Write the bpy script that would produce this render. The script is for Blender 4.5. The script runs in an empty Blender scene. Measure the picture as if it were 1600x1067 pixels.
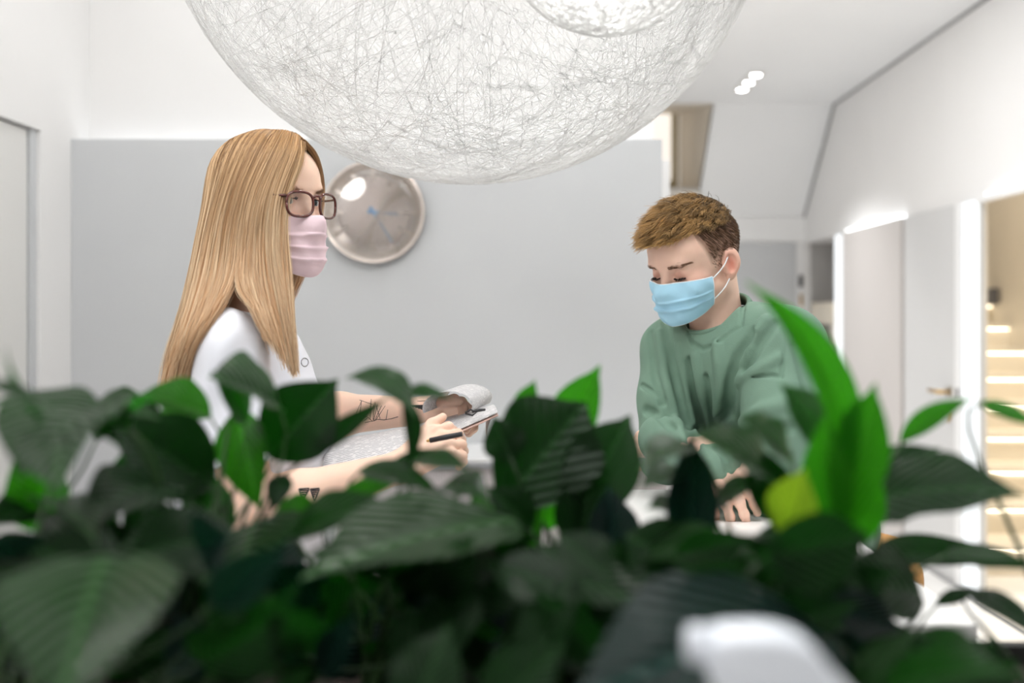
import bpy, bmesh, math, random
import numpy as np
from mathutils import Vector, Matrix, noise as mnoise

random.seed(7); np.random.seed(7)
SC = bpy.context.scene
COL = SC.collection

# ------------------------------------------------------------------ camera
FPX, VPX, VPY, CAMZ = 1555.6, 835.0, 488.0, 1.45
cam = bpy.data.cameras.new('camera'); cam.lens = 35; cam.sensor_width = 36
cam.shift_x = -(VPX - 800) / 1600; cam.shift_y = -(533.5 - VPY) / 1600
cam.clip_start = 0.05; cam.clip_end = 60
cam.dof.use_dof = True; cam.dof.focus_distance = 1.80; cam.dof.aperture_fstop = 1.9
cam_o = bpy.data.objects.new('camera', cam); COL.objects.link(cam_o)
cam_o.location = (0, 0, CAMZ); cam_o.rotation_euler = (math.pi / 2, 0, 0)
SC.camera = cam_o

# ------------------------------------------------------------------ world, light, exposure
w = bpy.data.worlds.new('world'); SC.world = w; w.use_nodes = True
w.node_tree.nodes['Background'].inputs[0].default_value = (0.9, 0.95, 1.0, 1)
w.node_tree.nodes['Background'].inputs[1].default_value = 0.6
SC.view_settings.view_transform = 'Standard'; SC.view_settings.look = 'None'
SC.view_settings.gamma = 1.0; SC.view_settings.use_curve_mapping = False
SC.view_settings.exposure = 0.16
SC.cycles.max_bounces = 8; SC.cycles.diffuse_bounces = 5; SC.cycles.transparent_max_bounces = 12
SC.cycles.caustics_reflective = False; SC.cycles.caustics_refractive = False
SC.cycles.sample_clamp_indirect = 6

def area_light(name, loc, sx, sy, power, col=(1, 1, 1), rot=(0, 0, 0), spread=180):
    l = bpy.data.lights.new(name, 'AREA'); l.shape = 'RECTANGLE'; l.size = sx; l.size_y = sy
    l.energy = power; l.color = col; l.spread = math.radians(spread)
    o = bpy.data.objects.new(name, l); COL.objects.link(o); o.location = loc; o.rotation_euler = rot
    return o
# added fill lights without fixtures, over the desk, the corridor and the room behind
area_light('overhead_fill_light', (-0.1, 1.15, 3.0), 1.8, 0.9, 26, (1.0, 1.0, 1.0))
area_light('overhead_fill_light', (-0.9, 2.75, 3.0), 0.9, 0.7, 3.5, (1.0, 1.0, 1.0))
area_light('overhead_fill_light', (0.55, 2.75, 3.0), 0.8, 0.6, 5, (1.0, 1.0, 1.0))
area_light('overhead_fill_light', (0.95, 2.0, 3.0), 1.0, 1.4, 8, (1.0, 1.0, 1.0))
area_light('overhead_fill_light', (1.0, 4.4, 3.0), 0.6, 1.4, 18, (1.0, 1.0, 1.0))
area_light('overhead_fill_light', (0.2, -1.2, 3.0), 1.4, 1.2, 7, (1.0, 1.0, 1.0))

# ------------------------------------------------------------------ helpers
def W(px, py, Y):
    return Vector(((px - VPX) / FPX * Y, Y, CAMZ - (py - VPY) / FPX * Y))

def link(name, me, mat=None, parent=None):
    o = bpy.data.objects.new(name, me); COL.objects.link(o)
    if mat is not None: o.data.materials.append(mat)
    if parent is not None: o.parent = parent
    return o

def tag(o, label, cat, group=None, kind=None):
    if label: o['label'] = label
    if cat: o['category'] = cat
    if group: o['group'] = group
    if kind: o['kind'] = kind
    return o

def struct(o, label=None):
    o['kind'] = 'structure'
    if label: o['label'] = label
    return o

def empty(name, loc=(0, 0, 0)):
    o = bpy.data.objects.new(name, None); COL.objects.link(o); o.location = loc
    o.empty_display_size = 0.05
    return o

def unmove(o, parent):
    """parent while keeping world coordinates baked in the mesh"""
    o.parent = parent
    o.matrix_parent_inverse = Matrix.Translation(-Vector(parent.location))
    return o

def mesh_np(name, V, F, smooth=True):
    me = bpy.data.meshes.new(name)
    me.from_pydata([tuple(v) for v in V], [], [tuple(int(i) for i in f) for f in F])
    if smooth: me.polygons.foreach_set('use_smooth', [True] * len(me.polygons))
    me.update()
    return me

def mesh_fast(name, V, F, smooth=True):
    """V (n,3), F (m,3|4) numpy"""
    V = np.asarray(V, np.float32); F = np.asarray(F, np.int32); k = F.shape[1]
    me = bpy.data.meshes.new(name)
    me.vertices.add(len(V)); me.vertices.foreach_set('co', V.ravel())
    me.loops.add(F.size); me.loops.foreach_set('vertex_index', F.ravel())
    me.polygons.add(len(F)); me.polygons.foreach_set('loop_start', np.arange(0, F.size, k, dtype=np.int32))
    me.update(calc_edges=True)
    if smooth: me.polygons.foreach_set('use_smooth', np.ones(len(F), bool))
    me.validate(); me.update()
    return me

def set_col(me, C):
    a = me.color_attributes.new('Col', 'FLOAT_COLOR', 'POINT')
    C = np.asarray(C, np.float32)
    if C.shape[1] == 3: C = np.hstack([C, np.ones((len(C), 1), np.float32)])
    a.data.foreach_set('color', C.ravel())

def box(name, lo, hi, mat, parent=None, bevel=0.0, seg=2):
    lo = Vector(lo); hi = Vector(hi)
    bm = bmesh.new(); bmesh.ops.create_cube(bm, size=1.0)
    for v in bm.verts:
        v.co = Vector(((v.co.x + .5) * (hi.x - lo.x) + lo.x, (v.co.y + .5) * (hi.y - lo.y) + lo.y, (v.co.z + .5) * (hi.z - lo.z) + lo.z))
    if bevel > 0:
        bmesh.ops.bevel(bm, geom=bm.edges[:], offset=bevel, segments=seg, affect='EDGES', profile=0.5)
    me = bpy.data.meshes.new(name); bm.to_mesh(me); bm.free()
    o = link(name, me, mat)
    if parent is not None: unmove(o, parent)
    return o

def poly(name, pts, mat, parent=None, thick=0.0, ndir=None):
    """planar polygon (optionally extruded along ndir*thick)"""
    bm = bmesh.new(); vs = [bm.verts.new(p) for p in pts]; f = bm.faces.new(vs)
    if thick:
        r = bmesh.ops.extrude_face_region(bm, geom=[f])
        bmesh.ops.translate(bm, vec=Vector(ndir) * thick, verts=[e for e in r['geom'] if isinstance(e, bmesh.types.BMVert)])
    bmesh.ops.recalc_face_normals(bm, faces=bm.faces[:])
    me = bpy.data.meshes.new(name); bm.to_mesh(me); bm.free()
    o = link(name, me, mat)
    if parent is not None: unmove(o, parent)
    return o

def tube_vf(P, R, sides=8, cap=True, twist=0.0):
    P = [Vector(p) for p in P]; n = len(P)
    if not hasattr(R, '__len__'): R = [R] * n
    V = []; F = []
    t0 = (P[1] - P[0]).normalized()
    up = Vector((0, 0, 1)) if abs(t0.z) < 0.9 else Vector((1, 0, 0))
    u = t0.cross(up).normalized()
    for i in range(n):
        t = ((P[min(i + 1, n - 1)] - P[max(i - 1, 0)])).normalized()
        u = (u - t * u.dot(t)).normalized(); v = t.cross(u)
        for k in range(sides):
            a = 2 * math.pi * k / sides + twist
            V.append(P[i] + (u * math.cos(a) + v * math.sin(a)) * R[i])
    for i in range(n - 1):
        for k in range(sides):
            a = i * sides + k; b = i * sides + (k + 1) % sides
            F.append((a, b, b + sides, a + sides))
    if cap:
        F.append(tuple(range(sides - 1, -1, -1))); F.append(tuple(range((n - 1) * sides, n * sides)))
    return V, F

def tube(name, P, R, mat, parent=None, sides=8):
    V, F = tube_vf(P, R, sides)
    o = link(name, mesh_np(name, V, F), mat)
    if parent is not None: unmove(o, parent)
    return o

def bez(p0, p1, p2, p3, n):
    out = []
    for i in range(n):
        t = i / (n - 1); s = 1 - t
        out.append(p0 * s**3 + p1 * 3 * s * s * t + p2 * 3 * s * t * t + p3 * t**3)
    return out

def catmull(P, n):
    P = [Vector(p) for p in P]; Q = [P[0] * 2 - P[1]] + P + [P[-1] * 2 - P[-2]]
    out = []; m = len(P) - 1
    for i in range(n):
        s = i / (n - 1) * m; k = min(int(s), m - 1); t = s - k
        a, b, c, d = Q[k:k + 4]
        out.append(0.5 * ((2 * b) + (c - a) * t + (2 * a - 5 * b + 4 * c - d) * t * t + (3 * b - a - 3 * c + d) * t**3))
    return out

def lathe(name, prof, mat, parent=None, n=48, axis='Z', center=(0, 0, 0)):
    V = []; F = []
    for (r, h) in prof:
        for k in range(n):
            a = 2 * math.pi * k / n
            if axis == 'Z': V.append((center[0] + r * math.cos(a), center[1] + r * math.sin(a), center[2] + h))
            else: V.append((center[0] + r * math.cos(a), center[1] + h, center[2] + r * math.sin(a)))
    m = len(prof)
    for i in range(m - 1):
        for k in range(n):
            a = i * n + k; b = i * n + (k + 1) % n
            F.append((a, b, b + n, a + n))
    F.append(tuple(range(n))); F.append(tuple(range((m - 1) * n, m * n)))
    me = mesh_np(name, V, F)
    bm = bmesh.new(); bm.from_mesh(me); bmesh.ops.remove_doubles(bm, verts=bm.verts[:], dist=1e-6)
    bmesh.ops.recalc_face_normals(bm, faces=bm.faces[:]); bm.to_mesh(me); bm.free()
    me.polygons.foreach_set('use_smooth', [True] * len(me.polygons))
    o = link(name, me, mat)
    if parent is not None: unmove(o, parent)
    return o

# ------------------------------------------------------------------ materials
def lin(r, g, b):
    f = lambda c: (c / 255 / 12.92) if c / 255 <= 0.04045 else ((c / 255 + 0.055) / 1.055)**2.4
    return (f(r), f(g), f(b), 1.0)

def mat(name, col, rough=0.5, metal=0.0, spec=0.5, emit=None, estr=0.0, coat=0.0, noise=None, bump=None, sheen=0.0, sss=0.0, trans=0.0, attr=False):
    """noise=(scale, amount) colour mottle, bump=(scale, strength)"""
    m = bpy.data.materials.new(name); m.use_nodes = True
    nt = m.node_tree; N = nt.nodes; L = nt.links
    b = N['Principled BSDF']
    b.inputs['Base Color'].default_value = col; b.inputs['Roughness'].default_value = rough
    b.inputs['Metallic'].default_value = metal; b.inputs['Specular IOR Level'].default_value = spec
    b.inputs['Coat Weight'].default_value = coat; b.inputs['Sheen Weight'].default_value = sheen
    b.inputs['Transmission Weight'].default_value = trans
    if sss:
        b.inputs['Subsurface Weight'].default_value = sss; b.inputs['Subsurface Radius'].default_value = (0.012, 0.005, 0.003)
        b.inputs['Subsurface Scale'].default_value = 0.5
    if emit is not None:
        b.inputs['Emission Color'].default_value = emit; b.inputs['Emission Strength'].default_value = estr
    src = None
    if attr:
        a = N.new('ShaderNodeVertexColor'); a.layer_name = 'Col'; src = a.outputs[0]
    tc = N.new('ShaderNodeTexCoord')
    if noise:
        nz = N.new('ShaderNodeTexNoise'); nz.inputs['Scale'].default_value = noise[0]; nz.inputs['Detail'].default_value = 6
        L.new(tc.outputs['Object'], nz.inputs['Vector'])
        mp = N.new('ShaderNodeMapRange'); mp.inputs[1].default_value = 0.25; mp.inputs[2].default_value = 0.75
        mp.inputs[3].default_value = 1 - noise[1]; mp.inputs[4].default_value = 1 + noise[1]
        L.new(nz.outputs['Fac'], mp.inputs[0])
        mx = N.new('ShaderNodeVectorMath'); mx.operation = 'SCALE'
        if src is not None: L.new(src, mx.inputs[0])
        else: mx.inputs[0].default_value = col[:3]
        L.new(mp.outputs[0], mx.inputs['Scale']); src = mx.outputs[0]
    if src is not None: L.new(src, b.inputs['Base Color'])
    if bump:
        nb = N.new('ShaderNodeTexNoise'); nb.inputs['Scale'].default_value = bump[0]; nb.inputs['Detail'].default_value = 4
        L.new(tc.outputs['Object'], nb.inputs['Vector'])
        bp = N.new('ShaderNodeBump'); bp.inputs['Strength'].default_value = bump[1]; bp.inputs['Distance'].default_value = 0.002
        L.new(nb.outputs['Fac'], bp.inputs['Height']); L.new(bp.outputs[0], b.inputs['Normal'])
    return m

M = {}
M['white_wall'] = mat('white_wall_paint', lin(238, 237, 236), 0.6, noise=(3, .012))
M['white_gloss'] = mat('white_lacquer', lin(240, 240, 240), 0.3, noise=(3, .01))
M['ceiling'] = mat('ceiling_paint', lin(240, 241, 242), 0.75, noise=(2, .012))
M['grey_panel'] = mat('grey_panel_laminate', lin(202, 204, 206), 0.45, noise=(2.5, .015))
M['left_panel'] = mat('pale_door_laminate', lin(226, 225, 222), 0.35, noise=(2.5, .01))
M['door_warm'] = mat('warm_grey_laminate', lin(204, 199, 196), 0.4, noise=(3, .012))
M['door_cool'] = mat('cool_grey_laminate', lin(213, 213, 213), 0.4, noise=(3, .012))
M['niche'] = mat('grey_niche_laminate', lin(170, 168, 166), 0.5, noise=(3, .02))
M['floor'] = mat('polished_pale_stone', lin(228, 226, 223), 0.16, noise=(6, .03))
M['gap'] = mat('shadow_gap', lin(165, 165, 165), 0.7, noise=(9, .05))
M['beige'] = mat('beige_stone', lin(228, 219, 202), 0.45, noise=(5, .05))
M['beige_wall'] = mat('beige_plaster', lin(228, 221, 209), 0.65, noise=(4, .03))
M['steel'] = mat('brushed_steel', lin(205, 200, 190), 0.3, metal=1.0, noise=(60, .06))
M['brass'] = mat('satin_brass', lin(200, 165, 105), 0.3, metal=1.0, noise=(60, .06))
M['dark'] = mat('dark_plastic', lin(45, 45, 48), 0.5, noise=(40, .06))
M['led_cool'] = mat('led_diffuser_cool', (.3, .3, .3, 1), 0.5, emit=(0.93, 0.97, 1.0, 1), estr=.95, noise=(5, .01))
M['led_bright'] = mat('led_strip_cool', (.3, .3, .3, 1), 0.5, emit=(0.93, 0.97, 1.0, 1), estr=3, noise=(5, .01))
M['led_cove'] = mat('led_strip_cove', (1, 1, 1, 1), 0.5, emit=(0.93, 0.97, 1.0, 1), estr=1.5, noise=(5, .01))
M['led_warm'] = mat('led_strip_warm', (1, 1, 1, 1), 0.5, emit=(1.0, 0.90, 0.72, 1), estr=5, noise=(5, .01))
M['spot'] = mat('spot_lens', (1, 1, 1, 1), 0.5, emit=(1.0, 0.99, 0.97, 1), estr=25, noise=(5, .01))

# ------------------------------------------------------------------ room shell
XL, XR, YB, YF, ZC, ZD = -1.55, 2.26, -3.0, 8.33, 3.02, 2.03
floor = struct(box('floor', (XL - .2, YB, -0.1), (3.75, 9.4, 0), M['floor']), 'polished pale stone floor')
ceil_o = struct(box('ceiling', (XL - .2, YB, ZC), (XR + .2, 7.48, ZC + .1), M['ceiling']), 'flat white ceiling')
struct(box('wall_rear', (XL - .2, YB - .1, 0), (XR + .1, YB, ZC), M['white_wall']))
# left wall with a flush door
wl = struct(box('wall_left', (XL - .12, YB, 0), (XL, 2.2, ZC), M['white_wall']), 'white left wall')
box('upper_panel', (XL - .12, 2.2, 2.022), (XL, 3.125, ZC), M['white_wall'], wl)
box('end_panel', (XL - .12, 3.125, 0), (XL, 3.47, ZC), M['white_wall'], wl)
box('wall_backing', (XL - .2, 2.2, 0), (XL - .13, 3.125, 2.1), M['gap'], wl)
d1 = struct(box('door_1', (XL - .1, 2.21, 0.005), (XL - .022, 3.085, 2.016), M['left_panel'], bevel=.002), 'flush pale door in the left wall')
box('door_frame', (XL - .1, 3.088, 0), (XL - .012, 3.124, 2.021), M['grey_panel'], d1)
# back wall: white upper wall with a grey laminate panel standing proud of it and a cove light in between
wb = struct(box('wall_back', (XL - .12, 3.47, 0), (0.415, 3.6, ZC), M['white_wall']), 'white wall above the grey panel, lit by a cove light')
gp = struct(box('wall_panel_back', (XL, 3.33, 0), (0.428, 3.40, ZD), M['grey_panel'], bevel=.002), 'pale grey laminate wall panel behind the clock')
box('panel_closer', (XL, 3.40, 0), (0.41, 3.47, ZD - .05), M['grey_panel'], gp)
cl = tag(box('cove_light_strip', (XL + .03, 3.425, ZD - .05), (0.40, 3.455, ZD - .022), M['led_cove']), 'long LED strip hidden behind the grey wall panel top edge', 'light strip')
struct(box('trim_1', (0.44, 3.62, 0), (0.492, 3.66, 2.005), M['white_gloss']), 'narrow white post edge beside the grey panel')
struct(box('wall_corridor', (0.30, 3.6, 0), (0.415, 8.33, ZC), M['white_wall']))
# right wall
wr = struct(box('wall_right', (XR, YB, 0), (XR + .12, 3.3, ZC), M['white_wall']), 'white right wall')
box('upper_wall', (XR, 3.3, ZD), (XR + .12, YF + .3, ZC + .1), M['white_wall'], wr)
box('soffit', (XR + .12, 7.43, ZD), (XR + .7, YF + .3, ZD + .05), M['white_wall'], wr)
# door openings, far to near
box('niche_back', (XR + .55, 7.40, 0), (XR + .6, YF + .1, ZD), M['niche'], wr)
box('niche_panel', (XR + .05, YF - .02, 0), (XR + .56, YF + .02, ZD), M['niche'], wr)
box('niche_panel', (XR + .3, 7.9, 0), (XR + .34, YF, ZD), M['door_cool'], wr)
box('niche_side', (XR + .06, 7.36, 0), (XR + .56, 7.40, ZD), M['niche'], wr)
p1 = struct(box('wall_panel_right', (XR - .04, 6.04, 0.006), (XR + .01, 7.18, ZD - .005), M['door_warm'], bevel=.002), 'warm grey sliding panel in the right wall')
d3 = struct(box('door_3', (XR - .02, 5.29, 0.006), (XR + .01, 6.03, ZD - .005), M['door_cool'], bevel=.002), 'light grey door with a lever handle')
box('door_frame', (XR - .03, 5.215, 0), (XR + .01, 5.285, ZD - .004), M['white_gloss'], d3, bevel=.003)
box('door_backing', (XR + .012, 5.035, 0), (XR + .022, 7.42, ZD - .01), M['white_wall'], d3)
# lever handle
hz = 1.02
hd = tube('door_handle', [Vector((XR - .02, 5.37, hz)), Vector((XR - .075, 5.37, hz)), Vector((XR - .08, 5.40, hz)), Vector((XR - .08, 5.50, hz))], .011, M['brass'], d3, 10)
box('rose', (XR - .027, 5.335, hz - .03), (XR - .02, 5.405, hz + .03), M['steel'], d3, bevel=.002)
box('lock_cylinder', (XR - .03, 5.36, hz - .16), (XR - .02, 5.385, hz - .10), M['brass'], d3, bevel=.002)
box('strike_plate', (XR - .034, 5.235, hz - .03), (XR - .03, 5.255, hz + .03), M['dark'], d3)
# bright vertical LED jambs
def jamb(y0, y1, label):
    j = empty('light_jamb', (XR - .02, (y0 + y1) / 2, 0))
    box('housing', (XR - .012, y0, 0), (XR + .01, y1 + .012, ZD - .003), M['grey_panel'], j)
    box('diffuser', (XR - .03, y0, 0.02), (XR - .010, y1, ZD - .01), M['led_cool'], j, bevel=.003)
    tag(j, label, 'light strip')
jamb(5.025, 5.19, 'tall glowing light strip between the grey door and the staircase')
jamb(7.20, 7.40, 'tall glowing light strip left of the warm grey panel, farther back')
# LED washes on the upper wall, standing on top of the panels
tag(box('wall_wash_strip', (XR - .034, 6.05, ZD - .004), (XR - .004, 7.12, ZD + .008), M['led_bright']), 'wall washing light strip on top of the warm grey panel', 'light strip')
tag(box('wall_wash_strip', (XR - .034, 3.5, ZD - .002), (XR - .004, 4.92, ZD + .010), M['led_cove']), 'wall washing light strip above the staircase opening', 'light strip')
struct(box('trim_2', (XR - .036, 3.3, ZD - .03), (XR, 5.02, ZD - .002), M['white_gloss']))
# grey strips painted in for the shade of the gap atop the right wall
struct(box('trim_3', (XR - .012, YB, ZC - .016), (XR + .002, 7.48, ZC - .001), M['gap']))
struct(poly('trim_4', [(XR - .004, 7.47, ZC - .03), (XR - .004, 7.48, ZC), (XR - .004, 8.33, 2.26), (XR - .004, 8.30, 2.235)], M['gap'], None, .012, (-1, 0, 0)))
struct(box('base_shade_right', (XR - .05, 3.3, 0), (XR - .035, 7.2, 0.012), M['gap']))  # thin grey strip painted in for the shade along the wall base
tube('door_handle', [Vector((XL - .022, 3.055, 1.137)), Vector((XL + .03, 3.055, 1.137)), Vector((XL + .035, 3.03, 1.137)), Vector((XL + .035, 2.94, 1.137))], .010, M['brass'], d1, 10)
struct(box('trim_5', (XR - .30, 3.3, 0), (XR - .292, 6.6, 0.002), M['gap']))
# far end: sloping roof, dormer and grey door
struct(poly('ceiling_slope', [(1.35, 7.48, ZC), (XR + .05, 7.48, ZC), (XR + .05, 8.33, 2.24), (1.35, 8.33, 2.24)], M['ceiling'], None, .06, (0, .68, .73)), 'sloping white ceiling at the corridor end')
wf = struct(box('wall_far', (0.2, YF, 0), (XR + .05, YF + .1, 2.24), M['white_wall']), 'far corridor wall')
box('upper_band', (1.2, YF - .02, ZD + .01), (XR, YF, 2.25), M['white_gloss'], wf)
d2 = struct(box('door_2', (1.25, YF - .012, 0.005), (2.185, YF - .001, ZD), M['grey_panel'], bevel=.001), 'plain grey door at the corridor end')
box('door_frame', (2.19, YF - .02, 0), (2.255, YF - .0005, ZD + .01), M['white_gloss'], d2)
sw = empty('wall_intercom', (2.222, YF - .02, 1.6))
box('body', (2.205, YF - .035, 1.66), (2.24, YF - .021, 1.76), M['dark'], sw, bevel=.004)
box('button', (2.212, YF - .034, 1.50), (2.235, YF - .021, 1.60), M['brass'], sw, bevel=.003)
tag(sw, 'small dark switch and brass plate on the far door frame', 'switch')
# dormer window
dm = struct(poly('wall_dormer', [(1.35, 7.48, ZC), (1.35, 8.12, 2.435), (1.35, 9.3, 2.62), (1.35, 9.3, 3.30)], M['beige_wall'], None, .05, (1, 0, 0)), 'beige dormer side wall')
poly('dormer_ceiling', [(0.1, 7.48, ZC), (1.36, 7.48, ZC), (1.36, 9.3, 3.30), (0.1, 9.3, 3.30)], M['beige_wall'], dm, .04, (0, 0, 1))
poly('dormer_sill', [(0.1, 8.12, 2.435), (1.36, 8.12, 2.435), (1.36, 9.3, 2.62), (0.1, 9.3, 2.62)], M['beige_wall'], dm, .04, (0, 0, -1))
poly('dormer_apron', [(0.1, 8.12, 2.435), (1.36, 8.12, 2.435), (1.36, 8.36, 2.21), (0.1, 8.36, 2.21)], M['ceiling'], dm, .05, (0, .6, .6))
box('dormer_side', (0.05, 7.4, 2.2), (0.1, 9.3, 3.4), M['beige_wall'], dm)
M['frame_olive'] = mat('olive_window_frame', lin(190, 180, 150), 0.5, noise=(9, .04))
M['frosted'] = mat('frosted_pane', lin(236, 228, 220), 0.5, emit=(1, .95, .9, 1), estr=.75, noise=(4, .03))  # pane glows by emission, standing in for daylight behind it
wn = struct(box('window_1', (0.1, 9.26, 2.6), (1.35, 9.30, 3.3), M['frosted']), 'dormer window in the corridor roof')
box('window_frame', (1.27, 9.17, 2.6), (1.33, 9.27, 3.3), M['frame_olive'], wn, bevel=.008)
box('window_frame', (0.1, 9.2, 2.6), (1.33, 9.27, 2.67), M['frame_olive'], wn, bevel=.008)
box('window_frame', (0.66, 9.2, 2.62), (0.71, 9.27, 3.3), M['frame_olive'], wn, bevel=.008)

# staircase behind the right wall
st = empty('staircase', (2.95, 5.5, 0))
rise, run = 0.17, 0.28
for k in range(1, 10):
    y0 = 5.48 + (k - 1) * run; z1 = k * rise
    dep = run + .03 if k < 9 else 1.15
    s_ = box('step', (2.31, y0, max(0.0, z1 - rise)), (3.545, y0 + dep, z1 - .03), M['beige'], st)
    t_ = box('tread', (2.31, y0 - .03, z1 - .03), (3.545, y0 + dep, z1), M['beige'], st, bevel=.004)
    box('step_light', (2.33, y0 - .012, z1 - .038), (3.54, y0 - .004, z1 - .0305), M['led_warm'], st)
tag(st, 'beige staircase with warm light strips under each tread', 'staircase')
ws = struct(box('wall_stair_side', (3.55, 3.2, 0), (3.65, 9.4, 4.2), M['beige_wall']))
struct(box('wall_stair_end', (2.3, 8.9, 0), (3.65, 9.0, 4.2), M['beige_wall']))
struct(box('wall_stair_near', (XR + .1, 3.1, 0), (3.65, 3.2, 4.2), M['beige_wall']))
struct(box('wall_stair_inner', (XR + .1, 5.02, ZD + .02), (XR + .13, 9.0, 4.2), M['beige_wall']))
struct(box('wall_stair_inner', (XR + .024, 5.04, 0), (XR + .034, 7.35, ZD), M['beige_wall']))
struct(box('ceiling_stair', (XR + .1, 3.1, 4.2), (3.65, 9.4, 4.3), M['beige_wall']))
struct(poly('ceiling_stair_slope', [(XR + .13, 6.6, 4.2), (3.55, 6.6, 4.2), (3.55, 8.9, 2.06), (XR + .13, 8.9, 2.06)], M['beige_wall'], None, .04, (0, .4, .9)))
wlamp = empty('wall_lamp', (3.40, 8.1, 1.55))
sx, sy, sz = 3.49, 7.62, 1.575
box('back_plate', (3.535, sy - .05, sz - .05), (3.55, sy + .05, sz + .06), M['steel'], wlamp, bevel=.003)
M['lamp_grey'] = mat('anthracite_metal', lin(105, 105, 108), 0.4, metal=.6, noise=(30, .05))
box('lamp_body', (3.47, sy - .045, sz - .06), (3.535, sy + .045, sz + .06), M['lamp_grey'], wlamp, bevel=.014, seg=4)
tag(wlamp, 'small dark grey lamp on the beige stairwell wall', 'lamp')
area_light('stairwell_fill_light', (2.95, 5.0, 4.15), .8, .8, 70, (1.0, .97, .92))  # added unseen fill light that brightens the stairwell

# triple ceiling spotlight
sp = empty('ceiling_spotlight', (1.457, 6.77, ZC))
box('housing', (1.40, 6.43, ZC - .006), (1.515, 7.10, ZC), M['white_gloss'], sp, bevel=.002)
for yy in (6.55, 6.77, 6.98):
    lathe('bezel', [(.05, -.001), (.052, -.012), (.040, -.014), (.036, -.004)], M['steel'], sp, 24, 'Z', (1.457, yy, ZC))
    lathe('lens', [(.0355, -.004), (.030, -.012), (.001, -.014)], M['spot'], sp, 24, 'Z', (1.457, yy, ZC))
def spot_group(x, ys, power):
    for yy in ys:
        l = bpy.data.lights.new('spot_disk_light', 'AREA'); l.shape = 'DISK'; l.size = .06; l.energy = power; l.spread = math.radians(95); l.color = (1, 1, 1)
        o = bpy.data.objects.new('spot_disk_light', l); COL.objects.link(o); o.location = (x, yy, ZC - .02)
spot_group(1.457, (6.55, 6.77, 6.98), 5.2)
spot_group(1.30, (4.2, 4.42, 4.64), 1.8)  # added out of view, no fixture; its bounce brightens corridor and ceiling
tag(sp, 'row of three small recessed spotlights in the white ceiling', 'ceiling light')

# ------------------------------------------------------------------ thread ball pendants
def thread_mat(name, col):
    m = bpy.data.materials.new(name); m.use_nodes = True; nt = m.node_tree; N = nt.nodes; L = nt.links
    b = N['Principled BSDF']; b.inputs['Roughness'].default_value = .6
    tc = N.new('ShaderNodeTexCoord'); nz = N.new('ShaderNodeTexNoise'); nz.inputs['Scale'].default_value = 25
    L.new(tc.outputs['Object'], nz.inputs['Vector'])
    cr = N.new('ShaderNodeMixRGB'); cr.inputs[1].default_value = col; cr.inputs[2].default_value = tuple(min(1, c * 1.05) for c in col[:3]) + (1,)
    L.new(nz.outputs['Fac'], cr.inputs[0]); L.new(cr.outputs[0], b.inputs['Base Color'])
    t = N.new('ShaderNodeBsdfTranslucent'); t.inputs[0].default_value = col
    mx = N.new('ShaderNodeMixShader'); mx.inputs[0].default_value = .45
    L.new(b.outputs[0], mx.inputs[1]); L.new(t.outputs[0], mx.inputs[2]); L.new(mx.outputs[0], N['Material Output'].inputs[0])
    return m

def ball_lamp(c, R, nthread, wth, m, label, power, seed, seg=64):
    rng = np.random.RandomState(seed); c = Vector(c)
    root = empty('pendant_lamp', c)
    n = nthread
    ax = rng.normal(size=(n, 3)); ax /= np.linalg.norm(ax, axis=1)[:, None]
    ref = rng.normal(size=(n, 3)); u = np.cross(ax, ref); u /= np.linalg.norm(u, axis=1)[:, None]; v = np.cross(ax, u)
    off = rng.uniform(-.45, .45, size=(n, 1, 1)); rr = R * (1 - rng.uniform(0, .006, size=(n, 1, 1)))
    a = np.linspace(0, 2 * np.pi, seg, endpoint=False)[None, :, None] + 0 * off
    wob = .03 * np.sin(a * rng.randint(2, 5, size=(n, 1, 1)) + rng.uniform(0, 6, size=(n, 1, 1)))
    o2 = np.clip(off + wob, -.9, .9)
    D = ax[:, None, :] * o2 + (u[:, None, :] * np.cos(a) + v[:, None, :] * np.sin(a)) * np.sqrt(1 - o2**2)
    P = D * rr
    T = np.roll(P, -1, 1) - np.roll(P, 1, 1); T /= np.linalg.norm(T, axis=2)[..., None]
    B = np.cross(T, D); rad = wth * rng.uniform(.6, 1.5, size=(n, 1, 1))
    ring = [P + rad * (B * math.cos(q) + D * math.sin(q)) for q in (math.pi / 2, math.pi / 2 + 2.094, math.pi / 2 + 4.189)]
    V = np.stack(ring, axis=2).reshape(-1, 3)
    i = np.arange(n)[:, None, None] * seg * 3; j = np.arange(seg)[None, :, None]; k = np.arange(3)[None, None, :]
    j2 = (j + 1) % seg; k2 = (k + 1) % 3
    F = np.stack([i + j * 3 + k, i + j * 3 + k2, i + j2 * 3 + k2, i + j2 * 3 + k], -1).reshape(-1, 4)
    s = link('thread_shade', mesh_fast('thread_shade', V, F), m); s.parent = root; s['kind'] = 'stuff'
    lathe('bulb', [(.001, -.06), (.025, -.052), (.037, -.03), (.036, -.01), (.02, .02), (.014, .04)], M['spot'], root, 20, 'Z', c)
    lathe('socket', [(.016, .035), (.022, .04), (.022, .10), (.006, .11)], M['white_gloss'], root, 20, 'Z', c)
    tube('cord', [c + Vector((0, 0, .10)), Vector((c.x, c.y, ZC - .02))], .003, M['white_gloss'], root)
    lathe('ceiling_rose', [(.05, -.03), (.05, 0)], M['white_gloss'], root, 24, 'Z', (c.x, c.y, ZC))
    l = bpy.data.lights.new('bulb_light', 'POINT'); l.energy = power; l.shadow_soft_size = .05; l.color = (1, .975, .94)
    lo = bpy.data.objects.new('bulb_light', l); COL.objects.link(lo); lo.parent = root
    tag(root, label, 'pendant lamp')
    return root
M['thread'] = thread_mat('white_thread', (.95, .95, .945, 1))
cb = W(731, -188, 2.1)
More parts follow.
